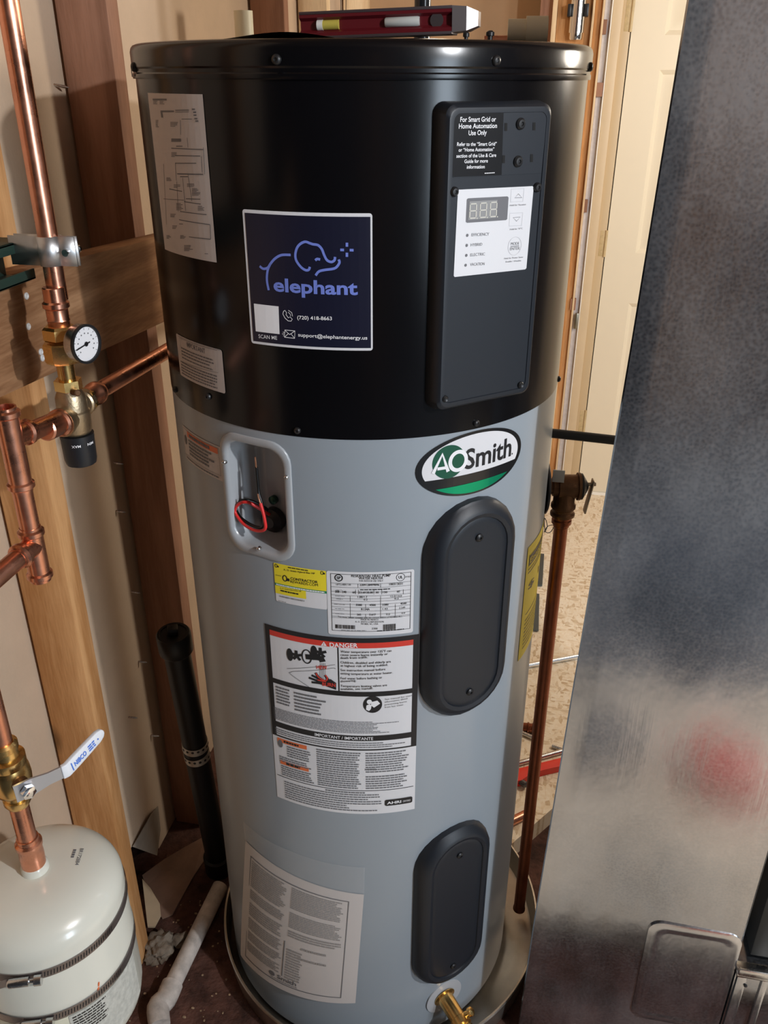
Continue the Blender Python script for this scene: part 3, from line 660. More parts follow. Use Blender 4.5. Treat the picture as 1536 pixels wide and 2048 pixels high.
# blue logo sticker
st = sticker(CK, -15.5, 14.1, 1.3015, 1.4485, I_WHITE, 'logo_sticker', r=0.003, label='square navy sticker with a blue line drawing and white lettering')
p = Print(CK, 0.0009); p.rect(deg(CK, -15.5)+0.003, 1.3045, deg(CK, 14.1)-0.002, 1.4450); p.build('navy_field', I_NAVY, st)
ze = crop(400, 380, 3.84); p = Print(CK, 0.0013)
T = 0.0027
for q in ([(463, 583), (490, 603), (525, 595), (545, 565), (580, 525), (630, 498), (700, 497)], [(545, 565), (524, 615), (518, 690), (532, 768)],
          [(846, 588), (838, 610), (815, 614), (780, 592), (745, 545), (735, 500), (745, 450), (770, 415), (810, 396), (848, 408), (870, 415), (908, 422), (937, 452), (955, 497), (977, 537), (1010, 551), (1034, 537), (1038, 512)],
          [(1066, 532), (1072, 556), (1050, 590), (1020, 604), (960, 612), (915, 624), (890, 655)], [(887, 539), (902, 528), (925, 532)]):
    p.stroke([ze(*k) for k in q], T, smooth=5)
for q in (((1129, 403), (1129, 434)), ((1129, 480), (1129, 512)), ((1078, 458), (1107, 459)), ((1150, 460), (1180, 461))): p.stroke([ze(*k) for k in q], T)
p.text('elephant', ze(570, 772), ze(1212, 801), 0.0148, 0.028); p.build('blue_logo', I_BLUE, st)
p = Print(CK, 0.0013); p.poly(quadz(ze, (418, 870), (607, 892), (615, 1105), (433, 1083)))
p.text('SCAN ME', ze(455, 1134), ze(597, 1148), 0.0045, 0.004); p.text('(720) 418-8663', ze(750, 990), ze(1015, 998), 0.0042, 0.012); p.text('support@elephantenergy.us', ze(757, 1122), ze(1285, 1146), 0.0042, 0.012)
p.stroke([ze(*k) for k in ((645, 930), (640, 950), (655, 980), (680, 1003), (703, 1005), (712, 990), (695, 972), (682, 980), (664, 955), (668, 940), (655, 922))], 0.0007, closed=True)
p.stroke([ze(*k) for k in ((680, 937), (694, 948), (700, 966))], 0.0006); p.stroke([ze(*k) for k in ((682, 922), (708, 940), (714, 968))], 0.0006)
p.stroke([ze(*k) for k in ((655, 1073), (732, 1080), (730, 1137), (652, 1128))], 0.0008, closed=True); p.stroke([ze(*k) for k in ((655, 1075), (692, 1108), (732, 1081))], 0.0007); p.stroke([ze(*k) for k in ((654, 1127), (682, 1100))], 0.0006); p.stroke([ze(*k) for k in ((730, 1136), (702, 1103))], 0.0006)
for q in (((640, 1090), (658, 1092)), ((634, 1103), (655, 1105)), ((642, 1117), (655, 1118))): p.stroke([ze(*k) for k in q], 0.0006)
p.build('white_lettering', I_LETTER, st)
# wiring diagram sheet
st = sticker(CK, -47.6, -24.2, 1.388, 1.559, I_PAPER, 'wiring_diagram', label='tall white sheet with a printed wiring diagram')
p = Print(CK, 0.0009); zw = crop(260, 160, 5.12)
for a, c, k in (((240, 200), (380, 200), 6), ((470, 310), (610, 308), 3), ((470, 328), (610, 326), 2), ((480, 678), (545, 678), 3), ((430, 698), (760, 712), 3), ((470, 773), (725, 778), 3), ((470, 852), (685, 852), 3), ((490, 960), (755, 966), 4), ((520, 990), (600, 990), 3), ((410, 1115), (540, 1140), 3), ((350, 1215), (560, 1230), 2), ((580, 1215), (725, 1220), 3), ((560, 1245), (730, 1270), 3), ((520, 1345), (790, 1378), 3), ((510, 1430), (825, 1480), 3), ((610, 1605), (830, 1630), 3), ((825, 1480), (832, 1630), 3), ((757, 690), (770, 965), 2), ((735, 780), (745, 945), 2), ((470, 850), (480, 1030), 2), ((545, 1000), (575, 1340), 2), ((485, 1040), (500, 1350), 2), ((535, 400), (640, 400), 2), ((520, 410), (525, 560), 2), ((590, 590), (600, 690), 2), ((350, 860), (380, 1480), 2), ((600, 970), (640, 1240), 2)):
    p.stroke([zw(*a), zw(*c)], 0.00030*k)
p.poly(quadz(zw, (320, 312), (458, 312), (458, 328), (320, 330))); p.poly(quadz(zw, (430, 598), (528, 600), (528, 632), (430, 632))); p.poly(quadz(zw, (320, 330), (335, 330), (345, 385), (328, 385)))
for x, y in ((655, 300), (668, 330), (672, 360), (680, 395), (690, 420)): p.poly(quadz(zw, (x-15, y-8), (x+15, y-8), (x+15, y+8), (x-15, y+8)))
p.build('diagram_lines', I_GREY, st)
p = Print(CK, 0.0009)
rnd = random.Random(4)
for x, y, ww, hh in ((245, 215, 60, 40), (310, 215, 70, 40), (420, 430, 80, 60), (270, 410, 35, 80), (430, 740, 60, 60), (380, 1000, 60, 40), (455, 1070, 70, 40), (590, 1060, 90, 40), (640, 1110, 90, 80), (700, 1290, 70, 60), (420, 1370, 60, 40), (440, 1490, 60, 40), (380, 1590, 50, 40), (520, 1590, 70, 40), (560, 1690, 90, 70), (770, 1775, 50, 14), (480, 1260, 80, 90), (510, 1470, 50, 20)):
    for j in range(max(1, hh//13)):
        yy = y+j*13; xe = x+ww*rnd.uniform(0.5, 1); p.poly(quadz(zw, (x, yy), (xe, yy+1), (xe, yy+7), (x, yy+6)))
p.build('diagram_notes', I_GREY, st)
# important label
st = sticker(CK, -46.2, -25.0, 1.2315, 1.286, I_PAPER, 'important_label', r=0.003, label='small white label headed IMPORTANT')
p = Print(CK, 0.0009); zi = crop(330, 640, 4.097)
p.stroke([zi(*k) for k in ((122, 145), (430, 248), (440, 432), (150, 340))], 0.0004, closed=True); p.stroke([zi(*k) for k in ((112, 130), (455, 248))], 0.0004)
p.text('IMPORTANT', zi(185, 218), zi(335, 275), 0.0065, 0.008); p.build('lettering', I_GREY, st)
p = Print(CK, 0.0009); p.greek(deg(CK, -43.5), 1.2605, deg(CK, -28), 1.2725, 3, 0.4, 3); p.greek(deg(CK, -43.5), 1.2565, deg(CK, -27.5), 1.2595, 1, 0.5, 5); p.greek(deg(CK, -44.8), 1.234, deg(CK, -26.5), 1.253, 5, 0.42, 7); p.build('small_print', I_GREY, st)
# shock warning label
st = sticker(CB, -50.2, -29.0, 1.107, 1.156, I_PAPER, 'shock_label', r=0.002, label='small warning label with an orange band beside the wiring box')
p = Print(CB, 0.0009); p.rect(deg(CB, -46.6), 1.1445, deg(CB, -30.3), 1.1525); p.build('orange_band', I_ORANGE, st)
p = Print(CB, 0.0012); p.greek(deg(CB, -45.2), 1.1455, deg(CB, -32), 1.1515, 1, 0.75, 2, word=(0.003, 0.006)); p.greek(deg(CB, -46), 1.1185, deg(CB, -31.2), 1.143, 5, 0.55, 11, 0.3); p.greek(deg(CB, -49), 1.109, deg(CB, -30), 1.1125, 1, 0.5, 3)
p.disc((deg(CB, -48.3), 1.137), 0.0042, 0.007, px=False); p.frame(deg(CB, -49.6), 1.1145, deg(CB, -29.8), 1.1535, 0.0004); p.build('lettering', I_GREY, st)
# yellow rewards label
st = sticker(CB, -13.4, 1.55, 0.951, 1.0105, I_WHITE, 'rewards_label', r=0.002, label='yellow and white sticker with a green band')
zy = crop(520, 1100, 4.518); U = lambda x, y: CB.hit(*zy(x, y))
gz1 = U(135, 290)[1]; gz0 = U(137, 312)[1]; A0, A1 = deg(CB, -13.4), deg(CB, 1.55)
yb = U(420, 440)[1]; ux = U(418, 400)[0]
p = Print(CB, 0.0009); p.rect(A0, gz1, A1, 1.0105, 0.0015); p.rect(A0, yb, ux, gz0); p.build('yellow_field', I_YELLOW, st)
p = Print(CB, 0.0009); p.rect(A0, gz0, A1, gz1); p.build('green_band', I_GREEN, st)
p = Print(CB, 0.0012); p.greek(A0+0.002, gz0+0.0007, A1-0.002, gz1-0.0007, 1, 0.8, 3, 0.05, word=(0.0012, 0.004)); p.build('band_lettering', I_LETTER, st)
p = Print(CB, 0.0012)
p.text('CONTRACTOR', zy(280, 264), zy(525, 298), 0.0041, 0.016); p.text('REWARDS.COM', zy(280, 292), zy(527, 325), 0.0041); p.text('A. O. Smith Hybrid Elec HP', zy(218, 180), zy(500, 216), 0.0026, 0.01); p.text('A. O. Smith Hybrid Elec HP', zy(185, 345), zy(378, 376), 0.0022)
for q, s in (((150, 138), 0.0024), ((562, 203), 0.0024), ((228, 252), 0.0042)):
    c = CB.hit(*zy(*q)); p.ring(c, s*0.7, s, s*0.35, 16, px=False); p.rect(c[0]+s*0.6, c[1]-s*0.8, c[0]+s*1.6, c[1]+s*0.2)
def gz(a, c, n, **k): u0, v0 = U(*a); u1, v1 = U(*c); p.greek(min(u0, u1), min(v0, v1), max(u0, u1), max(v0, v1), n, **k)
gz((255, 160), (455, 178), 1, seed=5, word=(0.002, 0.006)); gz((190, 372), (372, 388), 1, seed=6, word=(0.002, 0.006)); gz((145, 215), (200, 238), 2, seed=7, fill=0.4, word=(0.001, 0.002)); gz((170, 455), (245, 468), 1, seed=9)
u0, v0 = U(178, 405); u1, v1 = U(405, 470); u = u0; rnd = random.Random(3)
while u < u1: k = rnd.uniform(0.0002, 0.0006); p.rect(u, v1+0.0012, u+k, v0); u += k+rnd.uniform(0.0003, 0.0008)
p.build('lettering', I_BLACK, st)
# rating plate
st = sticker(CB, 1.65, 25.0, 0.9125, 1.011, I_WHITE, 'rating_label', r=0.003, label='white rating label with a ruled table')
p = Print(CB, 0.0010); H = lambda y: np.mean([U(640, y)[1], U(640, y)[1]])
u0 = U(637, 200)[0]; u1 = U(1366, 200)[0]; v1 = U(637, 207)[1]; v0 = U(650, 722)[1]
p.frame(u0, v0, u1, v1, 0.0006)
rows = [293, 327, 368, 400, 428, 450, 478, 505, 536, 566, 592, 603]
for y in rows:
    v = U(645, y)[1]; p.rect(u0, v-0.0002, u1, v+0.0002)
for x, y, yy in ((886, 293, 327), (1090, 293, 327), (816, 405, 455), (1090, 405, 600), (816, 470, 600), (955, 478, 512), (1222, 478, 600), (955, 566, 598), (865, 345, 388), (890, 345, 388), (1030, 345, 388), (1100, 345, 388), (1295, 345, 388)):
    ua, va = U(x, y+8); ub, vb = U(x, yy+8); p.rect(ua-0.0002, vb, ua+0.0002, va)
for s, a, c, h, bo in (('RESIDENTIAL HEAT PUMP', (826, 240), (1180, 236), 0.0040, 0.008), ('WATER HEATER', (893, 263), (1112, 261), 0.0040, 0.008), ('FOR INDOOR USE ONLY', (897, 282), (1112, 281), 0.0024, 0),
                  ('HPTU-80N 130', (690, 315), (822, 317), 0.0026, 0), ('2209128499846', (902, 321), (1078, 319), 0.0034, 0.01), ('100313031', (1168, 316), (1288, 309), 0.0034, 0.01), ('208 - 240', (680, 381), (782, 386), 0.0036, 0.01),
                  ('60', (838, 388), (866, 388), 0.0032, 0.01), ('23.60', (893, 389), (955, 389), 0.0032, 0.01), ('28.80', (960, 389), (1022, 389), 0.0032, 0.01), ('30', (1045, 389), (1072, 388), 0.0032, 0.01), ('150', (1110, 387), (1150, 386), 0.0032, 0.01), ('60', (1236, 380), (1262, 379), 0.0032, 0.01),
                  ('1.88/1.7', (884, 430), (970, 430), 0.0032, 0), ('12.0/14.0', (1178, 424), (1280, 419), 0.0032, 0), ('0.2', (938, 452), (972, 452), 0.003, 0), ('0.2', (1215, 444), (1252, 442), 0.003, 0),
                  ('3380', (868, 501), (922, 502), 0.0032, 0.01), ('4500', (990, 502), (1046, 502), 0.0032, 0.01), ('3380', (1105, 500), (1160, 497), 0.0032, 0.01), ('4500', (1268, 490), (1322, 486), 0.0032, 0.01),
                  ('R134A', (916, 541), (992, 541), 0.0034, 0.01), ('1.43', (1108, 537), (1152, 535), 0.003, 0), ('2.549', (1256, 528), (1310, 524), 0.003, 0), ('265', (878, 587), (914, 588), 0.003, 0.01), ('2.617', (988, 588), (1046, 588), 0.003, 0.01), ('0.0', (1140, 585), (1174, 584), 0.003, 0), ('0.0', (1278, 575), (1310, 572), 0.003, 0),
                  ('This water heater complies with the current edition of ASHRAE 90.1', (704, 603), (1280, 602), 0.0022, 0), ('MADE IN MEXICO', (912, 632), (1070, 632), 0.0026, 0), ('A. O. SMITH CORPORATION', (862, 651), (1118, 651), 0.0026, 0), ('MCBEE, SC, USA', (914, 671), (1068, 671), 0.0026, 0), ('2300', (1010, 714), (1062, 714), 0.003, 0)):
    p.text(s, zy(*a), zy(*c), h, bo)
c = CB.hit(*zy(712, 248)); p.ring(c, 0.0048, 0.0048, 0.0014, px=False); p.text('SP', (c[0]-0.0026, c[1]-0.0022), (c[0]+0.0028, c[1]-0.0022), 0.0045, 0.02, px=False)
c = CB.hit(*zy(1270, 242)); p.ring(c, 0.0055, 0.0055, 0.0006, px=False); p.text('UL', (c[0]-0.0027, c[1]-0.002), (c[0]+0.0027, c[1]-0.002), 0.0042, 0.02, px=False); p.text('LISTED', zy(1306, 246), zy(1358, 243), 0.0024)
gz((680, 407), (768, 420), 1, seed=1, fill=0.4); gz((690, 434), (760, 446), 1, seed=2, fill=0.4); gz((672, 482), (772, 495), 1, seed=3, fill=0.4); gz((680, 520), (766, 534), 1, seed=4, fill=0.4); gz((680, 566), (772, 580), 1, seed=5, fill=0.4)
gz((735, 714), (990, 730), 1, seed=6, fill=0.35); gz((1058, 716), (1308, 722), 1, seed=8, fill=0.35); gz((690, 355), (745, 364), 1, seed=9, fill=0.5); gz((905, 345), (1200, 356), 1, seed=10, fill=0.4)
for (a, c) in (((682, 668), (862, 712)), ((1112, 670), (1228, 712))):
    u, va = U(*a); ue, vb = U(*c)
    while u < ue: k = rnd.uniform(0.0002, 0.0007); p.rect(u, vb, u+k, va); u += k+rnd.uniform(0.0003, 0.0007)
p.build('lettering', I_BLACK, st)
# danger label
DA0, DA1 = deg(CB, -17.8), deg(CB, 26.8)
st = sticker(CB, -17.8, 26.8, 0.587, 0.9085, I_WHITE, 'danger_label', off=0.0005, label='large white and black burn danger label with a red band')
zd = crop(520, 1230, 4.518); ze2 = crop(520, 1440, 4.518); D = lambda x, y: CB.hit(*zd(x, y)); E2 = lambda x, y: CB.hit(*ze2(x, y))
p = Print(CB, 0.0008)
ia, ib = D(100, 300)[0], D(1383, 300)[0]
zr1, zr0 = D(700, 242)[1], D(700, 290)[1]; zf = D(715, 683)[1]; zg = D(700, 725)[1]; zh = E2(700, 128)[1]; zi2 = E2(700, 176)[1]; zk = E2(700, 250)[1]; zl = E2(700, 262)[1]
p.rect(DA0, zr1, DA1, 0.9085); p.rect(DA0, zk, ia, zr1); p.rect(ib, zk, DA1, zr1); p.rect(ia, zg, ib, zf); p.rect(ia, zi2, ib, zh); p.rect(DA0, zl, DA1, zk); p.rect(DA0+0.003, E2(800, 632)[1]-0.0006, DA1-0.003, E2(800, 632)[1]+0.0006)
um = D(708, 400)[0]; p.rect(um-0.0009, zf, um+0.0009, zr0)
p.build('black_frame', I_BLACK, st)
p = Print(CB, 0.0008); p.rect(ia, zr0, ib, zr1); p.build('red_band', I_RED, st)
p = Print(CB, 0.0011); p.text('DANGER', zd(632, 284), zd(884, 290), 0.0072, 0.02); p.build('danger_lettering', I_LETTER, st)
p = Print(CB, 0.0011); p.poly(quadz(zd, (552, 272), (605, 277), (578, 236))); p.build('alert_triangle', I_LETTER, st)
p = Print(CB, 0.0011); p.text('IMPORTANT / IMPORTANTE', ze2(497, 137), ze2(1022, 176), 0.0056, 0.008); p.build('white_lettering', I_LETTER, st)
p = Print(CB, 0.0013); p.poly(quadz(zd, (575, 250), (582, 250), (580, 263), (577, 263))); p.disc(zd(578, 268), 0.0006); p.build('alert_mark', I_RED, st)
p = Print(CB, 0.0011)
L_ = [('Water temperature over 125°F can', 335, 1188), ('cause severe burns instantly or', 364, 1155), ('death from scalds.', 393, 975), ('Children, disabled and elderly are', 433, 1182), ('at highest risk of being scalded.', 462, 1155), ('See instruction manual before', 502, 1133), ('setting temperature at water heater.', 532, 1198), ('Feel water before bathing or', 576, 1105), ('showering.', 604, 870), ('Temperature limiting valves are', 645, 1148), ('available, see manual.', 673, 1022)]
for s, y, xe in L_: p.text(s, zd(730, y), zd(xe, y-8+0), 0.0038, 0.006)
# taps and spout
for x, y in ((273, 355), (490, 330)):
    c = D(x, y); p.disc(c, 0.0048, 0.0105, px=False)
    c = D(x+60, y+8)
    for a in (0, 72, 144, 216, 288):
        p.stroke([c, (c[0]+0.0085*math.cos(rad(a+20)), c[1]+0.0085*math.sin(rad(a+20)))], 0.0042, px=False)
c = D(425, 372); p.ring(c, 0.0066, 0.0112, 0.0018, px=False)
p.stroke([zd(*q) for q in ((415, 372), (470, 378), (520, 382), (555, 392), (570, 420))], 0.0085, smooth=5)
for x in (548, 558, 568, 578, 590): p.stroke([zd(x, 430), zd(x-4+(x-568)*0.3, 580)], 0.0004)
p.stroke([zd(*q) for q in ((248, 480), (450, 470), (680, 445))], 0.0006, smooth=5); p.stroke([zd(*q) for q in ((445, 645), (280, 530), (285, 512), (330, 505), (560, 490), (660, 475), (685, 482))], 0.0006, smooth=6)
for q in (((445, 562), (520, 590), (600, 620)), ((470, 540), (530, 570), (600, 605)), ((505, 518), (535, 560), (600, 600)), ((470, 603), (540, 612), (620, 630)), ((590, 540), (615, 575), (640, 610))): p.stroke([zd(*k) for k in q], 0.0036, smooth=4)
p.poly(quadz(zd, (540, 600), (600, 585), (640, 575), (690, 610), (690, 672), (600, 640)))
c = D(1018, 805); p.disc(c, 0.0132, 0.0148, px=False)
p.build('black_print', I_BLACK, st)
p = Print(CB, 0.0013)
for q in (((508, 520), (535, 560), (590, 590)), ((592, 538), (612, 566), (600, 588)), ((520, 580), (560, 590), (600, 595))): p.stroke([zd(*k) for k in q], 0.0020, smooth=4)
p.text('BURN', zd(566, 634), zd(684, 645), 0.0064, 0.02); p.text('HEW', zd(516, 482), zd(612, 486), 0.0062, 0.015)
p.build('red_print', I_RED, st)
p = Print(CB, 0.0013); c = D(988, 780); p.disc(c, 0.0036, 0.004, px=False); p.poly(quadz(zd, (958, 850), (962, 812), (990, 800), (1008, 812), (1002, 845), (985, 862))); p.poly(quadz(zd, (1010, 780), (1060, 768), (1085, 795), (1030, 832), (1000, 810))); p.build('white_pictogram', I_LETTER, st)
p = Print(CB, 0.0011)
ru = lambda x: D(x, 700)[0]
for s, x0_, y, x1_ in (('WATER', 205, 640, 270), ('TEMPERATURE', 128, 645, 270)):
    pass
p.greek(ru(150), zg-0.036, ru(272), zg-0.003, 6, 0.5, 21, 0.1, (0.002, 0.006)); p.greek(ru(310), zg-0.040, ru(620), zg-0.004, 6, 0.5, 22, 0.35, (0.002, 0.006))
for k, s in enumerate(('See manual for more', 'information about', 'preventing burns', 'from hot water.')): p.text(s, zd(1128, 765+k*24), zd((1380, 1335, 1325, 1300)[k], 765+k*24-38+k*4), 0.0030)
p.greek(ru(118), zh+0.004, ru(1378), zg-0.044, 9, 0.45, 23, 0.3, (0.002, 0.007))
p.greek(ru(118), zk+0.002, ru(1340), zi2-0.002, 3, 0.42, 24, 0.25, (0.002, 0.006))
bt = E2(800, 632)[1]
p.greek(ru(215), zl-0.034, ru(445), zl-0.012, 5, 0.5, 25, 0.2); p.greek(ru(140), zl-0.048, ru(450), zl-0.036, 3, 0.5, 26, 0.25); p.greek(ru(150), bt+0.003, ru(470), bt+0.024, 5, 0.5, 27, 0.2)
p.greek(ru(490), bt+0.003, ru(915), zl-0.003, 17, 0.52, 28, 0.15); p.greek(ru(950), bt+0.035, ru(1370), zl-0.003, 9, 0.5, 29, 0.2); p.text('NOTICE', ze2(950, 452), ze2(1048, 450), 0.004, 0.01); p.greek(ru(950), bt+0.003, ru(1360), bt+0.03, 6, 0.5, 30, 0.2)
p.greek(ru(560), bt-0.0055, ru(940), bt-0.0022, 1, 0.7, 31); p.greek(ru(170), 0.592, ru(1100), bt-0.006, 8, 0.45, 32, 0.35)
c = E2(187, 208); p.disc(c, 0.0042, 0.0075, px=False)
p.build('small_print', I_GREY, st)
p = Print(CB, 0.0011); q0, q1 = E2(130, 130), E2(400, 210)
oz = zl-0.0025
p.rect(ru(132), oz-0.0075, ru(400), oz); p.build('orange_band', I_ORANGE, st)
p = Print(CB, 0.0011); p.rect(ru(145), bt+0.0255, ru(408), bt+0.033); p.build('orange_band', I_ORANGE, st)
p = Print(CB, 0.0013); p.greek(ru(190), oz-0.006, ru(330), oz-0.0015, 1, 0.8, 4); p.greek(ru(200), bt+0.027, ru(340), bt+0.0315, 1, 0.8, 5); p.build('band_lettering', I_BLACK, st)
p = Print(CB, 0.0013); qa = E2(1128, 765); qb = E2(1375, 690); zc_ = (E2(1135, 745)[1]+E2(1365, 712)[1])/2; p.rect(qa[0], zc_-0.0062, qb[0], zc_+0.0062, 0.003); p.build('mark_field', I_BLACK, st)
p = Print(CB, 0.0016); p.text('AHRI', (qa[0]+0.003, zc_-0.0026), (qa[0]+0.0245, zc_-0.0026), 0.0052, 0.03, px=False); p.text('CERTIFIED', (qa[0]+0.027, zc_-0.0022), (qb[0]-0.003, zc_-0.0022), 0.0036, px=False); p.build('mark_lettering', I_LETTER, st)

# oval badge
AZB, ZB = deg(CB, 41.6), 1.1475
st_ = Print(CB, 0.0010); st_.disc((AZB, ZB), 0.0822, 0.0428, 64, px=False); st = st_.build('oval_badge', mat('badge_black', (0.010, 0.010, 0.011), 0.2, spec=0.6), heater); st['label'] = 'oval badge in black, white and green'
zb_ = crop(800, 840, 5.486); B = lambda x, y: CB.hit(*zb_(x, y))
def seg_ellipse(ru_, rv_, vmin, vmax, n=96, du=0.0, dv=0.0):
    pts = []
    for k in range(n):
        a = 2*math.pi*k/n; y = rv_*math.sin(a)
        if vmin-1e-9 <= y+dv <= vmax+1e-9: pts.append((AZB+du+ru_*math.cos(a), ZB+dv+y))
    return pts
vl = ((B(245, 668)[1]+B(1275, 415)[1])/2)-ZB
vg = ((B(365, 790)[1]+B(1170, 585)[1])/2)-ZB+0.0035
def ell_cut(ru_, rv_, v0, upper=True):
    a0 = math.asin(max(-1, min(1, v0/rv_)))
    A = np.linspace(a0, math.pi-a0, 60) if upper else np.linspace(math.pi-a0, 2*math.pi+a0, 40)
    return [(AZB+ru_*math.cos(a), ZB+rv_*math.sin(a)) for a in A]
p = Print(CB, 0.0014); p.poly(ell_cut(0.0742, 0.0392, vl), px=False); p.build('white_field', I_WHITE, st)
p = Print(CB, 0.0014); p.poly(ell_cut(0.0742, 0.0400, vg, False), px=False); p.build('green_foil', I_GREENM, st)
c = B(532, 455); p = Print(CB, 0.0018); p.disc(c, 0.0222, 0.0222, 48, px=False); p.build('green_disc', I_GREENB, st)
p = Print(CB, 0.0022); base = c[1]-0.0125
p.stroke([(c[0]-0.0212, base), (c[0]-0.0095, c[1]+0.0118), (c[0]-0.001, base)], 0.0046, px=False); p.stroke([(c[0]-0.0155, c[1]-0.0068), (c[0]-0.004, c[1]-0.0068)], 0.004, px=False)
o = (c[0]+0.0125, c[1]-0.0006); p.ring(o, 0.0112, 0.0122, 0.0050, 40, px=False); p.build('white_letters', I_LETTER, st)
p = Print(CB, 0.0018); p.text('Smith', (B(702, 495)[0], c[1]-0.0140), (B(1206, 370)[0], c[1]-0.0140), 0.0275, 0.020, px=False); p.disc((B(1222, 340)[0], c[1]-0.0125), 0.0011, px=False); p.build('black_letters', I_BLACK, st)

# manual sheet in a clear sleeve, its lower left corner standing off the jacket
pc = [CB.hit(492, 1680), CB.hit(728, 1788), CB.hit(711, 2004), (0, 0)]
cl = Cyl(R+0.010); q3 = cl.hit(481, 1910)
P4 = [(pc[0][0], pc[0][1], 0.001), (pc[1][0], pc[1][1], 0.001), (pc[2][0], pc[2][1], 0.002), (q3[0]*R/cl.R, q3[1], 0.010)]
def sheet(s, q, o=0.0):
    a, b_, c_, d_ = [Vector(x) for x in P4]; v = (a*(1-s)+b_*s)*q+(d_*(1-s)+c_*s)*(1-q)
    return CB.map(v.x, v.y, v.z+o)
b = MB(); b.grid(lambda s, q: sheet(s, q), 36, 24); paper = b.build('manual_sheet', I_PAPER, heater, smooth=60); paper['label'] = 'white instruction sheet in a clear sleeve, low on the jacket'
class Sheet:
    R = 1
    def hit(s, *a): return a
    def map(s, u, v, o=0): return sheet(u, v, o)
SH = Sheet()
class PrintS(Print):
    def build(s, name, m, parent):
        bm = s.bm
        for k in range(1, 24): bmesh.ops.bisect_plane(bm, geom=bm.verts[:]+bm.edges[:]+bm.faces[:], dist=1e-6, plane_co=(k/24, 0, 0), plane_no=(1, 0, 0))
        for v in bm.verts: v.co = sheet(v.co.x, v.co.y, s.off)
        b = MB(); b.bm.free(); b.bm = bm; return b.build(name, m, parent, smooth=0, fixn=False)
p = PrintS(SH, 0.0006); p.frame(0.07, 0.055, 0.90, 0.93, 0.006)
p.rect(0.445, 0.13, 0.452, 0.45); p.disc((0.36, 0.105), 0.028, 0.02, px=False); p.text('Smith', (0.41, 0.088), (0.57, 0.088), 0.036, 0.02, px=False); p.greek(0.35, 0.07, 0.58, 0.078, 1, 0.6, 1, 0.1, (0.01, 0.03)); p.build('print', I_GREY, paper)
p = PrintS(SH, 0.0006)
for u0, u1, v0, v1, n in ((0.09, 0.43, 0.70, 0.91, 13), (0.09, 0.43, 0.60, 0.68, 5), (0.09, 0.43, 0.46, 0.57, 6), (0.09, 0.43, 0.34, 0.44, 6), (0.09, 0.43, 0.24, 0.32, 5), (0.09, 0.43, 0.14, 0.22, 5), (0.47, 0.87, 0.74, 0.91, 12), (0.47, 0.87, 0.58, 0.71, 9), (0.47, 0.87, 0.50, 0.56, 3), (0.47, 0.60, 0.12, 0.40, 12), (0.58, 0.80, 0.42, 0.45, 1), (0.56, 0.80, 0.33, 0.36, 1)):
    p.greek(u0, v0, u1, v1, n, 0.55, int(u0*100+v0*1000), 0.15, (0.012, 0.04))
p.build('small_print', I_PALE, paper)
p4 = [CB.hit(488, 1640), CB.hit(730, 1732)]
def sleeve(s, q):
    top = Vector((p4[0][0]*(1-s)+p4[1][0]*s, p4[0][1]*(1-s)+p4[1][1]*s, 0.0022)); bot = Vector(P4[0])*(1-s)+Vector(P4[1])*s
    v = top*q+bot*(1-q); return CB.map(v.x, v.y, 0.002+0.001*math.sin(s*9)*q)
M_SLV = bpy.data.materials.new('clear_sleeve'); M_SLV.use_nodes = True; bs = M_SLV.node_tree.nodes['Principled BSDF']; bs.inputs['Base Color'].default_value = (0.75, 0.75, 0.75, 1); bs.inputs['Roughness'].default_value = 0.18; bs.inputs['Alpha'].default_value = 0.13
b = MB(); b.grid(sleeve, 36, 6); b.build('clear_sleeve', M_SLV, heater, smooth=60)
# energy guide
EA0, EA1, EZ0, EZ1 = 68.3, 96.0, 0.774, 0.975
st = sticker(CB, EA0, EA1, EZ0, EZ1, I_YELLOWD, 'energy_label', label='yellow energy label wrapped around the side')
p = Print(CB, 0.0010); p.rect(deg(CB, 70), 0.940, deg(CB, 95), 0.958); p.greek(deg(CB, 70), 0.925, deg(CB, 92), 0.937, 2, 0.35, 3); p.text('$ 1', (deg(CB, 71.5), 0.895), (deg(CB, 84), 0.895), 0.012, 0.01, px=False); p.rect(deg(CB, 71), 0.852, deg(CB, 94), 0.8535); p.greek(deg(CB, 71), 0.787, deg(CB, 92), 0.845, 8, 0.3, 4, 0.4); p.build('black_print', I_BLACK, st)
p = Print(CB, 0.0013); p.text('EnergyGuide', (deg(CB, 70.5), 0.944), (deg(CB, 94), 0.944), 0.010, 0.01, px=False); p.build('yellow_lettering', I_YELLOWD, st)

# ---- drain valve
u, v = CB.hit(888, 1992); dp = CB.map(u, v, 0); dd = CB.map(u, v, 1)-dp
b = MB(); b.turn([(-0.001, 0.037), (0.0008, 0.037), (0.001, 0.035)], dp, dd, 40); b.build('drain_escutcheon', mat('escutcheon', (0.42, 0.43, 0.45), 0.35), heater)
dirn = (dd+Vector((0.10, -0.1, -0.12))).normalized()
b = MB(); b.turn([(0.0015, 0.021), (0.0025, 0.021), (0.004, 0.015), (0.045, 0.0145), (0.047, 0.018), (0.06, 0.018), (0.062, 0.0145), (0.066, 0.0165), (0.07, 0.0145), (0.074, 0.0165), (0.078, 0.0145), (0.09, 0.0150)], dp, dirn, 28); dv = b.build('drain_valve', M_BRASS, heater); dv['label'] = 'brass drain valve'
sd = dirn.cross(Vector((0, 0, 1))).normalized()
b = MB(); b.turn([(0.012, 0.0055), (0.026, 0.005), (0.027, 0.008), (0.032, 0.008), (0.034, 0.005)], dp+dirn*0.045, (-sd*0+Vector((0.6, 0.1, 0.6))).normalized(), 16); b.build('stem', M_BRASS, dv)

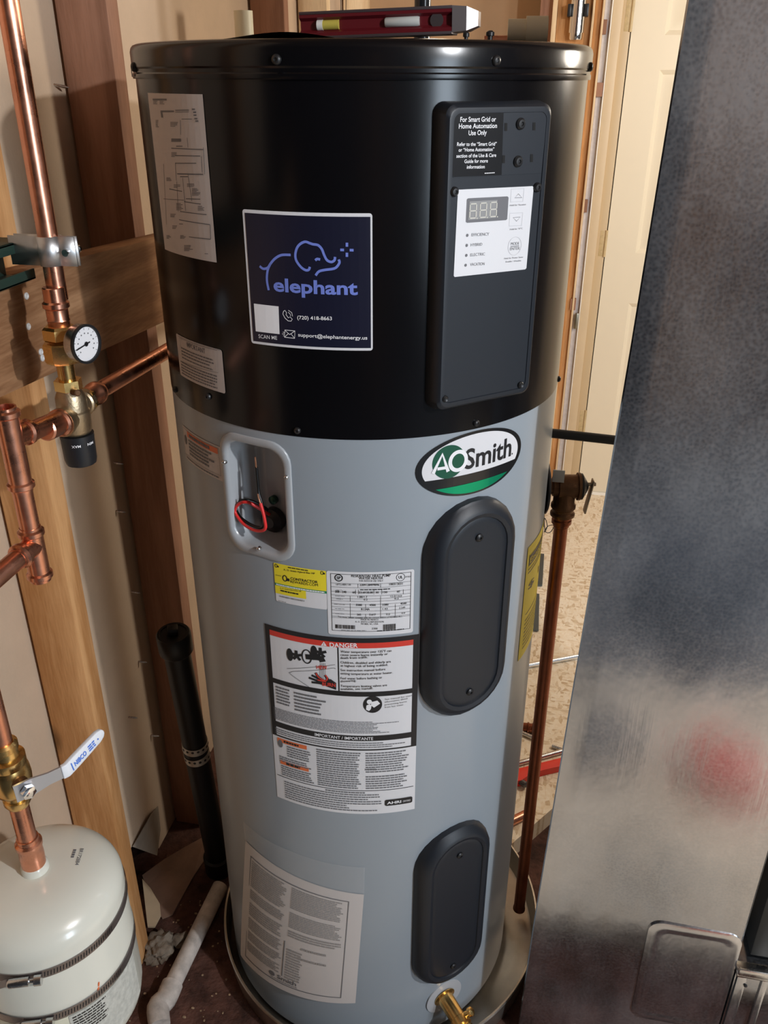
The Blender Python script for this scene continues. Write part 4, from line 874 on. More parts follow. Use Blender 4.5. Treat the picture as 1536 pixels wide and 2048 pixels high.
# ---- relief valve and discharge pipe
TA = 100
rd = Vector((math.sin(rad(TA)), -math.cos(rad(TA)), 0)); tz = 1.004; tb = rd*R+Vector((0, 0, tz))
b = MB(); b.turn([(0.0005, 0.044), (0.003, 0.044), (0.005, 0.040), (0.0055, 0.018)], tb, rd, 40); b.build('relief_escutcheon', mat('dark_plate', (0.03, 0.032, 0.036), 0.4), heater)
pd = 0.034                                            # pipe axis off the jacket
b = MB(); b.turn([(0.004, 0.0125), (0.014, 0.0125), (0.014, 0.0155), (0.022, 0.0155), (0.0225, 0.019), (0.052, 0.019), (0.0525, 0.022), (0.0565, 0.022)], tb, rd, 24)
b.turn([(0.0, 0.017), (0.028, 0.017), (0.031, 0.0195), (0.036, 0.0195), (0.039, 0.0165), (0.043, 0.0165), (0.046, 0.0195), (0.050, 0.0195), (0.053, 0.0145)], tb+rd*pd, (0, 0, -1), 24); rv = b.build('relief_valve', M_DKBRONZE, heater); rv['label'] = 'dark bronze relief valve with a test lever'
b = MB(); b.turn([(0.057, 0.021), (0.060, 0.021), (0.068, 0.008), (0.070, 0.004)], tb, rd, 24); b.build('cap', M_PLASTD, rv)
lv = tb+rd*0.075
b = MB(); q = Matrix.Translation(lv) @ Matrix.Rotation(rad(8), 4, 'Y') @ Matrix.Rotation(rad(10), 4, 'Z'); b.box((-0.0015, -0.007, -0.046), (0.0015, 0.007, 0.012), 0.001, q); b.turn([(-0.008, 0.003), (0.006, 0.003)], lv+Vector((0, 0, 0.004)), rd, 10); b.build('lever', mat('lever_tin', (0.35, 0.30, 0.24), 0.4, 0.9), rv)
b = MB(); b.box((tb.x+0.012, tb.y-0.012, tz+0.014), (tb.x+0.030, tb.y-0.010, tz+0.034)); b.build('tag', mat('tag_grey', (0.5, 0.5, 0.48), 0.5), rv, smooth=0)
dpipe = tb+rd*pd
b = MB(); zt_ = tz-0.044; b.turn([(0, 0.0142), (0.012, 0.0142), (0.014, 0.0160), (0.020, 0.0160), (0.022, 0.0130), (0.026, 0.0130), (0.028, 0.0112), (zt_-0.035, 0.0112), (zt_-0.033, 0.0125), (zt_-0.028, 0.0125), (zt_-0.028, 0.009)], (dpipe.x, dpipe.y, zt_), (0, 0, -1), 24)
dpo = b.build('discharge_pipe', M_COPDK, heater); dpo['label'] = 'brown copper discharge pipe'
b = MB()
rnd = random.Random(8); c0 = PY(0.10, 1098, 1052)
pts = [c0+Vector((rnd.uniform(-0.010, 0.008), rnd.uniform(-0.008, 0.008), rnd.uniform(-0.016, 0.016))) for _ in range(9)]
pts = [tb+Vector((0.004, 0.006, -0.040))]+pts
b.tube(pts, 0.0007, 6, smooth=6); tag(b.build('wire_tangle', mat('wire_dark', (0.05, 0.06, 0.06), 0.4)), 'small tangle of thin dark wire under the relief valve plate', 'wire')

# ---- black drain tube to the duct
a_ = CB.map(deg(CB, 100), 1.074, -0.002); e_ = PY(0.10, 1240, 880)
b = MB(); b.tube([Vector((0.262, 0.10, 1.074)), Vector((0.33, 0.10, 1.0715)), Vector((0.3885, 0.10, 1.069))], 0.0075, 16); tag(b.build('black_tube', mat('black_rubber', (0.012, 0.014, 0.015), 0.5)), 'thin black tube running from the heater side to the sheet metal duct', 'tube')

# ================================================================== PAN
b = MB(); pcx, pcy = 0.025, 0.0
b.turn([(0.0, 0.0), (0.0, 0.312), (0.002, 0.315), (0.052, 0.3195), (0.056, 0.3215), (0.059, 0.3200), (0.059, 0.3170), (0.054, 0.3165), (0.006, 0.3120), (0.003, 0.308), (0.003, 0.0)], (pcx, pcy, 0.0005), (0, 0, 1), 128, cap=False)
tag(b.build('drain_pan', M_ALU), 'round shallow metal drain pan under the water heater', 'pan')

# ================================================================== THINGS ON TOP OF THE HEATER
TOP = 1.609
t = thing('level', 'red torpedo level lying on the heater lid', 'level', (0.05, -0.06, TOP+0.001))
Lq = Matrix.Translation((0.045, -0.075, TOP+0.0075)) @ Matrix.Rotation(rad(-3), 4, 'Z') @ Matrix.Rotation(rad(-1.5), 4, 'Y')
ln = 0.100
prof = lambda s: [(-0.014*s, 0.0), (-0.009*s, 0.005), (-0.009*s, 0.021), (-0.014*s, 0.026), (0.014*s, 0.026), (0.014*s, 0.0)]
b = MB(); b.loft([[Lq @ Vector((x, y-0.0, z)) for y, z in [(-0.018, 0.003), (-0.018, 0.007), (-0.013, 0.010), (-0.013, 0.019), (-0.018, 0.022), (-0.018, 0.028), (0.018, 0.028), (0.018, 0.003)]] for x in (-ln, ln-0.02)], cap0=True); 
b.build('body', M_RED, t, smooth=25)
b = MB()
for z in (0.0028, 0.0278): b.box((-ln, -0.0186, z-0.0026), (ln-0.02, 0.0186, z+0.0006), 0.0006, Lq)
b.build('edge_rail', mat('dark_rail', (0.06, 0.045, 0.048), 0.45, 0.3), t)
b = MB(); b.loft([[Lq @ Vector((x, y*s, 0.0145+(z-0.0145)*s)) for y, z in ((-0.0184, 0.002), (-0.0184, 0.0282), (0.0184, 0.0282), (0.0184, 0.002))] for x, s in ((ln-0.02, 1), (ln-0.004, 0.9), (ln+0.008, 0.55))], cap0=True); b.build('end_cap', mat('level_end', (0.30, 0.27, 0.27), 0.35, 0.8), t, smooth=20)
b = MB(); b.turn([(0, 0.0052), (0.022, 0.0052)], Lq @ Vector((-0.075, -0.0135, 0.0145)), Lq.to_3x3() @ Vector((1, 0, 0)), 14); vial = b.build('vial', mat('vial_yellow', (0.5, 0.42, 0.08), 0.15), t)
b = MB(); b.turn([(-0.004, 0.0056), (0.003, 0.0056)], Lq @ Vector((-0.075, -0.0135, 0.0145)), Lq.to_3x3() @ Vector((1, 0, 0)), 14); b.build('vial_end', mat('vial_end', (0.7, 0.7, 0.66), 0.3), t)
b = MB(); b.turn([(-0.004, 0.0045), (-0.003, 0.0052), (0.034, 0.0052), (0.036, 0.0045)], Lq @ Vector((0.006, -0.0135, 0.0145)), Lq.to_3x3() @ Vector((1, 0, 0)), 14); b.build('vial', mat('vial_clear', (0.5, 0.52, 0.5), 0.12), t)
b = MB(); b.turn([(0, 0.0075), (0.0012, 0.0075)], Lq @ Vector((0.062, -0.0142, 0.0145)), Lq.to_3x3() @ Vector((0, -1, 0)), 20); b.build('plumb_vial', mat('vial_dark', (0.05, 0.04, 0.04), 0.2), t)
b = MB(); rnd = random.Random(2)
b.grid(lambda s, q: Vector((-0.11+s*0.22, -0.20+q*0.24, TOP+0.0022+0.0065*max(0, math.sin(math.pi*min(1, s*1.7)))*(0.6+0.4*math.sin(q*7+s*4))*(1 if s < 0.55 else 0.6))), 24, 16)
tag(b.build('black_sheet', mat('black_film', (0.008, 0.008, 0.009), 0.35)), 'thin black plastic sheet under the red level', 'sheet')
b = MB(); b.turn([(0, 0.0105), (0.8, 0.0105)], (0.067, 0.05, TOP+0.0005), (0, 0, 1), 20); tag(b.build('black_pipe', mat('gloss_black', (0.01, 0.011, 0.013), 0.15)), 'glossy black vertical pipe rising behind the red level', 'pipe')
for px, py, r in ((932, 79, 0.004), (980, 77, 0.005)):
    p = PY(-0.02, px, py); b = MB(); b.turn([(0, r*0.6), (p.z-TOP+0.002, r*0.6), (p.z-TOP+0.0025, r), (p.z-TOP+0.006, r), (p.z-TOP+0.008, r*0.5)], (p.x, p.y, TOP+0.0004), (0, 0, 1), 14)
    tag(b.build('lid_knob', M_PLASTD), ('smaller dark knob on the heater lid next to the red level' if px < 950 else 'larger dark knob on the heater lid beside the copper stub'), 'knob', 'knobs on the lid')
# cream pipe fittings lying behind the lid edge
t = thing('pipe_fitting', 'cream plastic pipe fitting on the lid beside the far stud', 'fitting', (0.20, 0.02, TOP+0.0005))
b = MB(); b.turn([(0, 0.0135), (0.022, 0.0135), (0.022, 0.0165), (0.048, 0.0165), (0.048, 0.013)], (0.178, 0.02, TOP+0.0170), (1, 0.1, 0), 24); b.build('socket', M_PVCC, t)
b = MB(); b.turn([(0, 0.006), (0.03, 0.006)], (0.15, 0.017, TOP+0.0068), (1, 0.1, 0), 14); b.build('copper_stub', M_COPPER, t)
c_ = PX(-0.385, 486, 22); b = MB(); b.turn([(0, 0.0185), (c_.z-OSBZ, 0.0185), (c_.z-OSBZ, 0.0165), (c_.z-OSBZ-0.02, 0.0165)], (c_.x, c_.y, OSBZ+0.0005), (0, 0, 1), 24); tag(b.build('pipe_stub', M_PVCC), 'cream plastic pipe standing behind the heater by the drywall', 'pipe')
for dx in (0, 0.011):
    b = MB(); p = PY(1.9, 682+dx*900, 25); b.tube([p+Vector((-0.004 if dx == 0 else 0.0, 0, -0.2)), p, p+Vector((0.0 if dx == 0 else 0.012, 0, 0.4)), p+Vector((0, 0, 0.7))], 0.0012, 6); tag(b.build('hanging_wire', M_BW), ('straight thin dark wire hanging in front of the far pale stud' if dx == 0 else 'slanting thin dark wire hanging in front of the far pale stud'), 'wire', 'hanging wires')

# ================================================================== PLUMBING ON THE LEFT
XP = -0.30
Y1 = -0.29
t = thing('mixing_valve', 'bronze mixing valve with black knob and round temperature gauge in front of the plank', 'valve', (XP, Y1, 1.147))
yv = -0.298
b = MB(); b.turn([(0, 0.017), (0.004, 0.0195), (0.028, 0.0205), (0.030, 0.0185), (0.046, 0.0180), (0.052, 0.0155), (0.056, 0.0135)], (XP, yv, 1.184), (0, 0, 1), 32)
b.turn([(0.0, 0.014), (0.022, 0.014), (0.024, 0.016), (0.032, 0.016)], (XP, yv, 1.214), (0, 1, 0), 24); b.turn([(0.0, 0.015), (0.02, 0.0155), (0.024, 0.0175), (0.030, 0.0175)], (XP, yv, 1.207), (0, -1, 0), 24); b.build('body', M_BRONZE, t)
b = MB()
b.turn([(0, 0.0165), (0.012, 0.0165)], (XP, yv, 1.240), (0, 0, 1), 6); b.turn([(0, 0.010), (0.028, 0.010)], (XP, yv, 1.25), (0, 0, 1), 20)
b.turn([(0, 0.020), (0.003, 0.0215), (0.022, 0.0215), (0.024, 0.020)], (XP, yv, 1.274), (0, 0, 1), 8); b.turn([(0, 0.017), (0.002, 0.019), (0.014, 0.019), (0.017, 0.016)], (XP, yv, 1.300), (0, 0, 1), 6)
b.turn([(0.028, 0.0175), (0.034, 0.0175)], (XP, yv, 1.214), (0, 1, 0), 6); b.build('union_nuts', M_BRASS, t, smooth=25)
b = MB(); q_ = PX(XP+0.016, 152, 785); b.turn([(-0.006, 0.0042), (0.004, 0.0042), (0.005, 0.003)], q_, (0.85, -0.5, 0.1), 12); b.build('check_screw', M_DKBRONZE, t)
b = MB(); b.turn([(-0.003, 0.0205), (0.002, 0.0205)], (XP, yv, 1.181), (0, 0, 1), 32); 
n_ = 40; prof_ = [(0.0, 1.0), (0.028, 0.97), (0.034, 0.90), (0.036, 0.7)]
rings = [[Vector((XP, yv, 1.178-t_))+Vector((math.cos(2*math.pi*k/n_), math.sin(2*math.pi*k/n_), 0))*(0.0202*s_*(1-0.02*(k % 5 == 0)*(t_ > 0.008))) for k in range(n_)] for t_, s_ in prof_]
b.loft(rings, cap0=True); knob = b.build('knob', mat('knob_black', (0.014, 0.015, 0.018), 0.38), t, smooth=35)
CKn = Cyl(0.0202, (XP, yv)); p = Print(CKn, 0.0004)
for s_, a0, a1 in (('MAX', 8, 38), ('MIN', 62, 88)):
    z_ = 1.1745; p.text(s_, (CKn.R*rad(a1), z_), (CKn.R*rad(a0), z_), 0.0034, 0.015, px=False)
p.build('lettering', I_LETTER, knob, step=0.002)
ga = Vector((0.97, -0.26, 0.0)).normalized(); gp = PX(XP+0.040, 172, 688)-ga*0.0245
b = MB(); b.turn([(0.0, 0.006), (0.010, 0.006), (0.011, 0.021), (0.014, 0.0222), (0.024, 0.0222)], gp, ga, 40); gauge = b.build('gauge', M_STEEL, t)
b = MB(); b.turn([(0.023, 0.0226), (0.0265, 0.0226), (0.0265, 0.0200), (0.0245, 0.0195)], gp, ga, 40, cap=False); b.build('bezel', M_PLASTD, gauge)
gu = Vector((0, 0, 1)).cross(ga).normalized(); G = Pl(gp+ga*0.0245, gu, (0, 0, 1))
p = Print(G, 0.0); p.disc((0, 0), 0.0202, n=40, px=False); p.build('dial', mat('dial_white', (0.78, 0.78, 0.80), 0.4), gauge)
p = Print(G, 0.0004)
for k in range(11):
    a = rad(215-k*25); p.stroke([(0.0165*math.cos(a), 0.0165*math.sin(a)), (0.0185*math.cos(a), 0.0185*math.sin(a))], 0.0006, px=False); p.disc((0.0125*math.cos(a), 0.0125*math.sin(a)), 0.0009, px=False, n=8)
p.build('dial_marks', I_GREY, gauge)
p = Print(G, 0.0008); p.disc((0, 0), 0.0028, px=False); p.stroke([(0.006, 0.0012), (-0.0165, -0.0032)], 0.0016, px=False); p.build('needle', I_BLACK, gauge)
for o_ in t.children: pass

def press(b, p, d, r=0.0122, L=0.02):            # press fitting socket with its bead
    b.turn([(0, r), (L*0.55, r), (L*0.62, r+0.0022), (L*0.82, r+0.0022), (L*0.9, r), (L, r-0.0008)], p, d, 24)
RP = 0.0111
ptop = -0.288
t = thing('tall_copper_pipe', 'tall vertical copper pipe rising from the mixing valve through a strut clamp', 'pipe', (XP, ptop, 1.31))
b = MB(); b.turn([(0, RP), (0.9, RP)], (XP, ptop, 1.345), (0, 0, 1), 24); b.build('tube', M_COPPER, t)
b = MB(); b.turn([(0, 0.0125), (0.008, 0.0125), (0.009, 0.0132), (0.011, 0.0125), (0.022, 0.0126), (0.024, 0.0150), (0.029, 0.0150), (0.031, 0.0126), (0.046, 0.0124), (0.047, 0.0112)], (XP, (ptop+yv)/2-0.002, 1.314), (0, 0, 1), 24); b.build('coupling', M_COPPER, t)
# thin tube end beside it
b = MB(); p0 = PX(-0.33, 36, 103); b.turn([(0, 0.0032), (0.6, 0.0032)], p0, (0, 0, 1), 12); tag(b.build('thin_rod', M_COPPER), 'thin copper rod ending beside the tall copper pipe', 'rod')

# outlet pipe running behind the heater
t = thing('outlet_pipe', 'dark copper pipe running from the mixing valve towards the back of the heater', 'pipe', (XP-0.004, yv+0.03, 1.2))
b = MB(); b.turn([(0, RP), (0.9, RP)], (XP-0.004, yv+0.045, 1.2135), (0, 1, -0.035), 24); b.build('tube', M_COPPER, t)
b = MB(); press(b, (XP-0.002, yv+0.034, 1.214), (0, 1, -0.02), 0.0128, 0.038); b.build('coupling', M_COPPER, t)

# tee on the inlet side
yt = -0.424
t = thing('copper_tee', 'copper pipe with press tees left of the mixing valve, over the grained stud', 'pipe', (XP, yt, 1.04))
b = MB(); b.turn([(0, RP), (0.19, RP)], (XP, yt, 1.05), (0, 0, 1), 24); b.turn([(0, RP), (0.10, RP)], (XP, yt, 1.224), (0, 1, -0.12), 24); b.turn([(0, RP), (0.080, RP)], (XP, yt-0.03, 1.094), (0, -1, 0.0), 24); b.build('tube', M_COPPER, t)
b = MB(); b.tube([(XP, -0.517, 1.094), (XP, -0.530, 1.094), (XP-0.001, -0.543, 1.090), (XP-0.002, -0.547, 1.078), (XP-0.002, -0.547, 1.064)], 0.0128, 20, smooth=5); b.build('elbow', M_COPPER, t)
def tee(z0, z1, zb_2, dr, lb):
    b = MB(); b.turn([(0, 0.0098), (0, 0.0118), (0.003, 0.0120), (0.005, 0.0148), (0.010, 0.0148), (0.012, 0.0124), (z1-z0-0.012, 0.0124), (z1-z0-0.010, 0.0148), (z1-z0-0.005, 0.0148), (z1-z0-0.003, 0.0120), (z1-z0, 0.0118), (z1-z0, 0.0098), (z1-z0-0.012, 0.0095)], (XP, yt, z0), (0, 0, 1), 24)
    b.turn([(0, 0.0122), (lb-0.013, 0.0122), (lb-0.011, 0.0148), (lb-0.006, 0.0148), (lb-0.004, 0.0120), (lb, 0.0118)], (XP, yt, zb_2), dr, 24); return b.build('tee_fitting', M_COPPER, t)
tee(1.163, 1.262, 1.226, (0, 1, -0.12), 0.036); tee(1.047, 1.118, 1.094, (0, -1, 0.0), 0.034)
b = MB(); b.turn([(0, 0.0145), (0.004, 0.0165), (0.012, 0.0165), (0.014, 0.0138), (0.040, 0.0138), (0.042, 0.0118)], (XP, yv-0.022, 1.2075), (0, -1, 0.10), 24); b.build('adapter', M_COPPER, t)

# strut with pipe clamp
t = thing('strut_clamp', 'dark green strut channel with a zinc pipe clamp around the tall copper pipe', 'clamp', (XF+0.04, -0.5, 1.37))
xs0, xs1 = XF+0.0385, XF+0.0385+0.041
b = MB(); ya, yb_ = -0.95, -0.262
for z0, z1, xx0, xx1 in ((1.362, 1.408, xs0, xs0+0.003), (1.362, 1.365, xs0, xs1), (1.405, 1.408, xs0, xs1), (1.362, 1.374, xs1-0.003, xs1), (1.396, 1.408, xs1-0.003, xs1)): b.box((xx0, ya, z0), (xx1, yb_, z1), 0.0008)
b.build('strut', M_STRUT, t)
b = MB(); rc = 0.0128; W_ = 0.016
def strap_side(sgn):
    pts = []
    for a in np.linspace(-90, 90, 13): pts.append((XP+rc*math.sin(rad(a)), ptop+sgn*rc*math.cos(rad(a))))
    pts = [(xs1-0.006, ptop+sgn*0.006)]+[(XP-rc*0.9, ptop+sgn*0.006)]+pts[2:-1]+[(XP+rc+0.002, ptop+sgn*0.003), (XP+rc+0.020, ptop+sgn*0.003)]
    n2 = len(pts)
    for z in (1,):
        A = [[b.bm.verts.new((x, y, zz)) for x, y in pts] for zz in (1.400-W_, 1.400+W_)]
        for i in range(n2-1): b.face([A[0][i], A[0][i+1], A[1][i+1], A[1][i]])
for s_ in (-1, 1): strap_side(s_)
cl_ = b.build('clamp_strap', mat('zinc', (0.62, 0.63, 0.64), 0.46, 1, rvar=0.1, vscale=60), t, smooth=40)
sm = cl_.modifiers.new('thickness', 'SOLIDIFY'); sm.thickness = 0.0016
b = MB(); b.turn([(-0.012, 0.004), (-0.009, 0.004), (-0.009, 0.0022), (0.012, 0.0022), (0.013, 0.0052), (0.017, 0.0048)], (XP+rc+0.012, ptop, 1.400), (0, 1, 0), 12); b.build('bolt', M_CHROME, t)

# ball valve and riser down to the tank
yk, XT = -0.547, -0.302
t = thing('ball_valve', 'brass ball valve with a white handle above the cream tank', 'valve', (XT, yk, 0.82))
b = MB(); b.turn([(0, 0.0125), (0.006, 0.0155), (0.012, 0.0155), (0.013, 0.0135), (0.020, 0.0140), (0.024, 0.0195), (0.030, 0.0215), (0.044, 0.0225), (0.056, 0.0215), (0.062, 0.0195), (0.064, 0.0205), (0.074, 0.0205), (0.076, 0.0150), (0.084, 0.0140), (0.086, 0.0158), (0.093, 0.0158), (0.096, 0.0128)], (XT, yk, 0.812), (0, 0, 1), 28); b.build('body', M_BRASS, t)
vc = Vector((XT, yk, 0.858)); hd = Vector((0.80, 0.02, 0)).normalized()
sdv = Vector((0.62, 0.78, 0)).normalized()
stemd = Vector((0.86, -0.5, 0)).normalized()
b = MB(); b.turn([(0.015, 0.0095), (0.030, 0.0095), (0.031, 0.0065), (0.040, 0.006)], vc, stemd, 16); b.build('stem', M_DKBRONZE, t)
hp = vc+stemd*0.034
b = MB(); b.turn([(0.003, 0.0085), (0.009, 0.0085), (0.010, 0.006)], hp, stemd, 6); b.build('nut', M_CHROME, t)
tip = PX(XT+0.075, 205, 1462); mid = PX(XT+0.06, 133, 1540); near = hp+Vector((0, 0, 0.0))
def strip(b, pts, wdt, th, up_=Vector((0, 0, 1))):
    P = [Vector(p) for p in pts]; rings = []
    for i, p in enumerate(P):
        d = (P[min(i+1, len(P)-1)]-P[max(i-1, 0)]).normalized(); ww = wdt[i] if isinstance(wdt, (list, tuple)) else wdt
        s_ = stemd; a = d.cross(s_).normalized(); nn = a.cross(d).normalized()
        rings.append([p+a*ww+nn*th, p-a*ww+nn*th, p-a*ww-nn*th, p+a*ww-nn*th])
    b.loft(rings, cap0=True)
b = MB(); strip(b, [hp+(hp-mid).normalized()*0.012, hp+(mid-hp)*0.15, hp+(mid-hp)*0.55, mid+(mid-hp)*0.05], [0.012, 0.012, 0.0085, 0.0085], 0.0012); b.build('lever', mat('lever_zinc', (0.6, 0.62, 0.66), 0.35, 0.8), t, smooth=30)
b = MB(); e1 = mid+(tip-mid)*0.18; strip(b, [mid-(mid-hp)*0.12, mid, e1, mid+(tip-mid)*0.5, mid+(tip-mid)*0.85, mid+(tip-mid)*0.96, tip], [0.0092, 0.0094, 0.0096, 0.0092, 0.0084, 0.006, 0.002], [0.003][0]); 
bmesh.ops.bevel(b.bm, geom=b.bm.edges[:], offset=0.0012, segments=2, profile=0.5, affect='EDGES'); grip = b.build('grip', mat('grip_white', (0.82, 0.84, 0.88), 0.35), t, smooth=50)
hdv = (tip-mid).normalized(); ha = hdv.cross(stemd).normalized(); hn = ha.cross(hdv).normalized()
if hn.dot(Vector(CAM)-mid) < 0: hn = -hn
if ha.z < 0: ha = -ha
HG = Pl(mid+hn*0.0033, hdv, ha); Ln = (tip-mid).length
if HG.n.dot(Vector(CAM)-mid) < 0: HG.n = -HG.n
p = Print(HG, 0.0005); p.text('NIBCO', (Ln*0.16, -0.0035), (Ln*0.47, -0.0035), 0.007, 0.02, px=False); p.rect(Ln*0.09, -0.006, Ln*0.11, 0.006); p.greek(Ln*0.54, -0.005, Ln*0.72, 0.005, 3, 0.5, 3, 0.1, (0.003, 0.008)); p.rect(Ln*0.79, -0.001, Ln*0.82, 0.001); p.build('blue_print', I_HANDLE, grip)

t = thing('tank_riser', 'copper riser pipe running down through the ball valve to the cream tank', 'pipe', (XT, yk, 0.70))
b = MB(); b.turn([(0, 0.0112), (0.075, 0.0112)], (XT, yk, 0.745), (0, 0, 1), 24); b.build('tube', M_COPPER, t)
b = MB(); b.turn([(0, 0.0112), (0.158, 0.0112)], (XT, yk, 0.905), (0, 0, 1), 24); b.build('tube', M_COPPER, t)
b = MB(); b.turn([(0, 0.0142), (0.016, 0.0146), (0.030, 0.0140), (0.033, 0.0158), (0.038, 0.0158), (0.040, 0.0130), (0.046, 0.0128), (0.047, 0.0112)], (XT, yk, 0.712), (0, 0, 1), 24); b.build('coupling', M_COPPER, t)
b = MB(); b.turn([(0, 0.0125), (0.012, 0.0125), (0.014, 0.0150), (0.019, 0.0150), (0.022, 0.0122)], (XT, yk, 0.99), (0, 0, 1), 24); b.build('coupling', M_COPPER, t)

# expansion tank
t = thing('expansion_tank', 'cream painted expansion tank held to the wall by two steel straps', 'tank', (XT, yk, 0.40))
RT = 0.0995
b = MB(); prof = [(0.0, 0.02), (0.01, 0.055), (0.03, 0.085), (0.055, 0.097), (0.07, RT), (0.165, RT), (0.169, RT+0.0012), (0.173, RT), (0.258, RT)]
for a in np.linspace(0, 90, 14)[1:]:
    prof.append((0.258+0.044*math.sin(rad(a))**1.0, 0.055*0+RT*math.cos(rad(a))**0.62 if a < 89 else 0.0162))
b.turn(prof, (XT, yk, 0.402), (0, 0, 1), 72); b.turn([(0.298, 0.0168), (0.309, 0.0162), (0.312, 0.014)], (XT, yk, 0.402), (0, 0, 1), 24); b.build('shell', M_CREAM, t, smooth=45)
CT = Cyl(RT, (XT, yk))
def hose_clamp(z):
    b = MB(); b.turn([(-0.0062, RT+0.0006), (-0.0062, RT+0.0016), (0.0062, RT+0.0016), (0.0062, RT+0.0006)], (XT, yk, z), (0, 0, 1), 96, cap=False)
    s_ = b.build('strap', M_STRAP, t)
    p = Print(CT, 0.0020)
    for k in range(26):
        u = CT.R*rad(30+k*2.0); p.poly([(u, z-0.0035), (u+0.0013, z-0.0035), (u+0.0025, z+0.0035), (u+0.0012, z+0.0035)], px=False)
    p.build('strap_slot', I_BLACK, s_)
    u = CT.R*rad(16); c = CT.map(u, z, 0.006); d = CT.map(u+0.01, z, 0.006)-c
    b = MB(); b.turn([(-0.014, 0.0045), (-0.012, 0.0058), (0.010, 0.0058), (0.011, 0.003), (0.016, 0.003), (0.016, 0.0065), (0.024, 0.0065)], c, d, 10); b.build('clamp_screw', M_STEEL, s_)
    b = MB(); b.grid(lambda s, q: CT.map(u-0.028+s*0.02, z-0.006+q*0.012, 0.003+0.012*(1-s)), 3, 1); b.build('strap_tail', M_STRAP, s_)
hose_clamp(0.640); hose_clamp(0.560)
p = Print(CT, 0.0010); p.rect(CT.R*rad(38), 0.470, CT.R*rad(100), 0.551); lab = p.build('spec_label', mat('spec_grey', (0.50, 0.50, 0.45), 0.6, var=0.2, vscale=120), t)
p = Print(CT, 0.0012); p.greek(CT.R*rad(40), 0.510, CT.R*rad(66), 0.548, 8, 0.5, 3, 0.2); p.build('small_print', I_BLACK, lab)
p = Print(CT, 0.0010); p.rect(CT.R*rad(-20), 0.44, CT.R*rad(37.5), 0.552); p.build('pale_label', mat('pale_label', (0.72, 0.70, 0.55), 0.5), t)
p = Print(CT, 0.0010); p.poly([(CT.R*rad(60), 0.566), (CT.R*rad(61.5), 0.566), (CT.R*rad(63), 0.577), (CT.R*rad(62), 0.578)], px=False); p.build('orange_mark', I_ORANGE, t)
# date stamp on the dome
class Dome:
    """top of the tank: flat (u, v) laid on the dome"""
    R = 1
    def __init__(s, a, b_): s.c = (a+b_)/2; s.c.z = 0; s.u = (b_-a); s.u.z = 0; s.u.normalize(); s.v = Vector((-s.u.y, s.u.x, 0))
    def hit(s, *q): return q
    def map(s, u, v, o=0):
        p_ = s.c+s.u*u+s.v*v; r_ = min(math.hypot(p_.x-XT, p_.y-yk), RT*0.98)
        ca = (r_/RT)**(1/0.62); return Vector((p_.x, p_.y, 0.402+0.258+0.044*math.sqrt(max(0, 1-ca*ca))+o))
DS = Dome(PZ(0.70, 161, 1698), PZ(0.695, 152, 1738)); p = Print(DS, 0.0006); dl = (PZ(0.70, 161, 1698)-PZ(0.695, 152, 1738)).length/2
p.text('BR172884', (-dl, 0.0), (dl, 0.0), 0.0045, 0.01, px=False); p.greek(-dl*0.85, -0.0085, dl*0.2, -0.0035, 1, 0.7, 3, 0.1, (0.002, 0.004))
p.build('date_stamp', I_GREY, t)
# screw bracket strip that ties the tank to the wall
b = MB(); b.box((XF+0.0005, yk-0.03, 0.55), (XT-RT+0.004, yk+0.03, 0.65), 0.002); b.build('wall_bracket', M_STRAP, t)

# ================================================================== LOW LEFT: BLACK PIPE, PVC, DEBRIS
t = thing('black_standpipe', 'black plastic standpipe with a screw cap leaning beside the heater', 'pipe', (-0.35, 0.045, 0.0))
s0, s1 = Vector((-0.352, 0.05, 0.0005)), Vector((-0.350, -0.022, 0.668)); ax = (s1-s0).normalized()
b = MB(); b.turn([(0.0, 0.0300), (0.05, 0.0300), (0.052, 0.0242), ((s1-s0).length, 0.0242)], s0, ax, 28); b.build('tube', M_ABS, t)
b = MB(); b.turn([(-0.022, 0.0285), (-0.018, 0.0310), (0.018, 0.0310), (0.022, 0.0285), (0.022, 0.024), (0.020, 0.0235), (0.020, 0.0)], s1, ax, 28, cap=False); b.build('cap', M_ABS, t)
q = Matrix.Translation(s1+ax*0.02) @ Matrix.Rotation(rad(25), 4, 'Z'); b = MB(); b.box((-0.009, -0.009, 0.0), (0.009, 0.009, 0.014), 0.0015, q); b.build('cap_square', M_ABS, t)
st_m = mat('tin_strap', (0.62, 0.58, 0.52), 0.45, 0.85)
for k, zz in enumerate((0.405, 0.375)):
    c = s0+ax*zz; b = MB(); b.turn([(-0.0085, 0.0246), (-0.0085, 0.0256), (0.0085, 0.0256), (0.0085, 0.0246)], c, (ax+Vector((0.06*(1-2*k), 0, 0))).normalized(), 40, cap=False); s_ = b.build('perforated_strap', st_m, t)
    for a in range(-60, 130, 24):
        d = Vector((math.sin(rad(a)), -math.cos(rad(a)), 0)); b = MB(); b.turn([(0, 0.0028), (0.0003, 0.0028)], c+d*0.0258+Vector((0, 0, 0)), d, 10); b.build('strap_hole', I_BLACK, s_)
t = thing('drain_line', 'dirty white plastic pipe with an elbow lying on the floor beside the pan', 'pipe', (-0.334, -0.15, 0.0))
a0_, a1_ = Vector((-0.326, -0.010, 0.022)), Vector((-0.337, -0.255, 0.020))
b = MB(); b.tube([a0_, a1_], 0.0168, 24); b.build('tube', M_PVC, t)
b = MB(); b.tube([a1_+Vector((0, 0.018, 0)), a1_+Vector((0, -0.012, 0)), a1_+Vector((-0.006, -0.032, 0.003)), a1_+Vector((0.010, -0.062, 0.0))], [0.0205, 0.0205, 0.0210, 0.0195], 24, smooth=4); b.build('elbow', M_PVC, t)
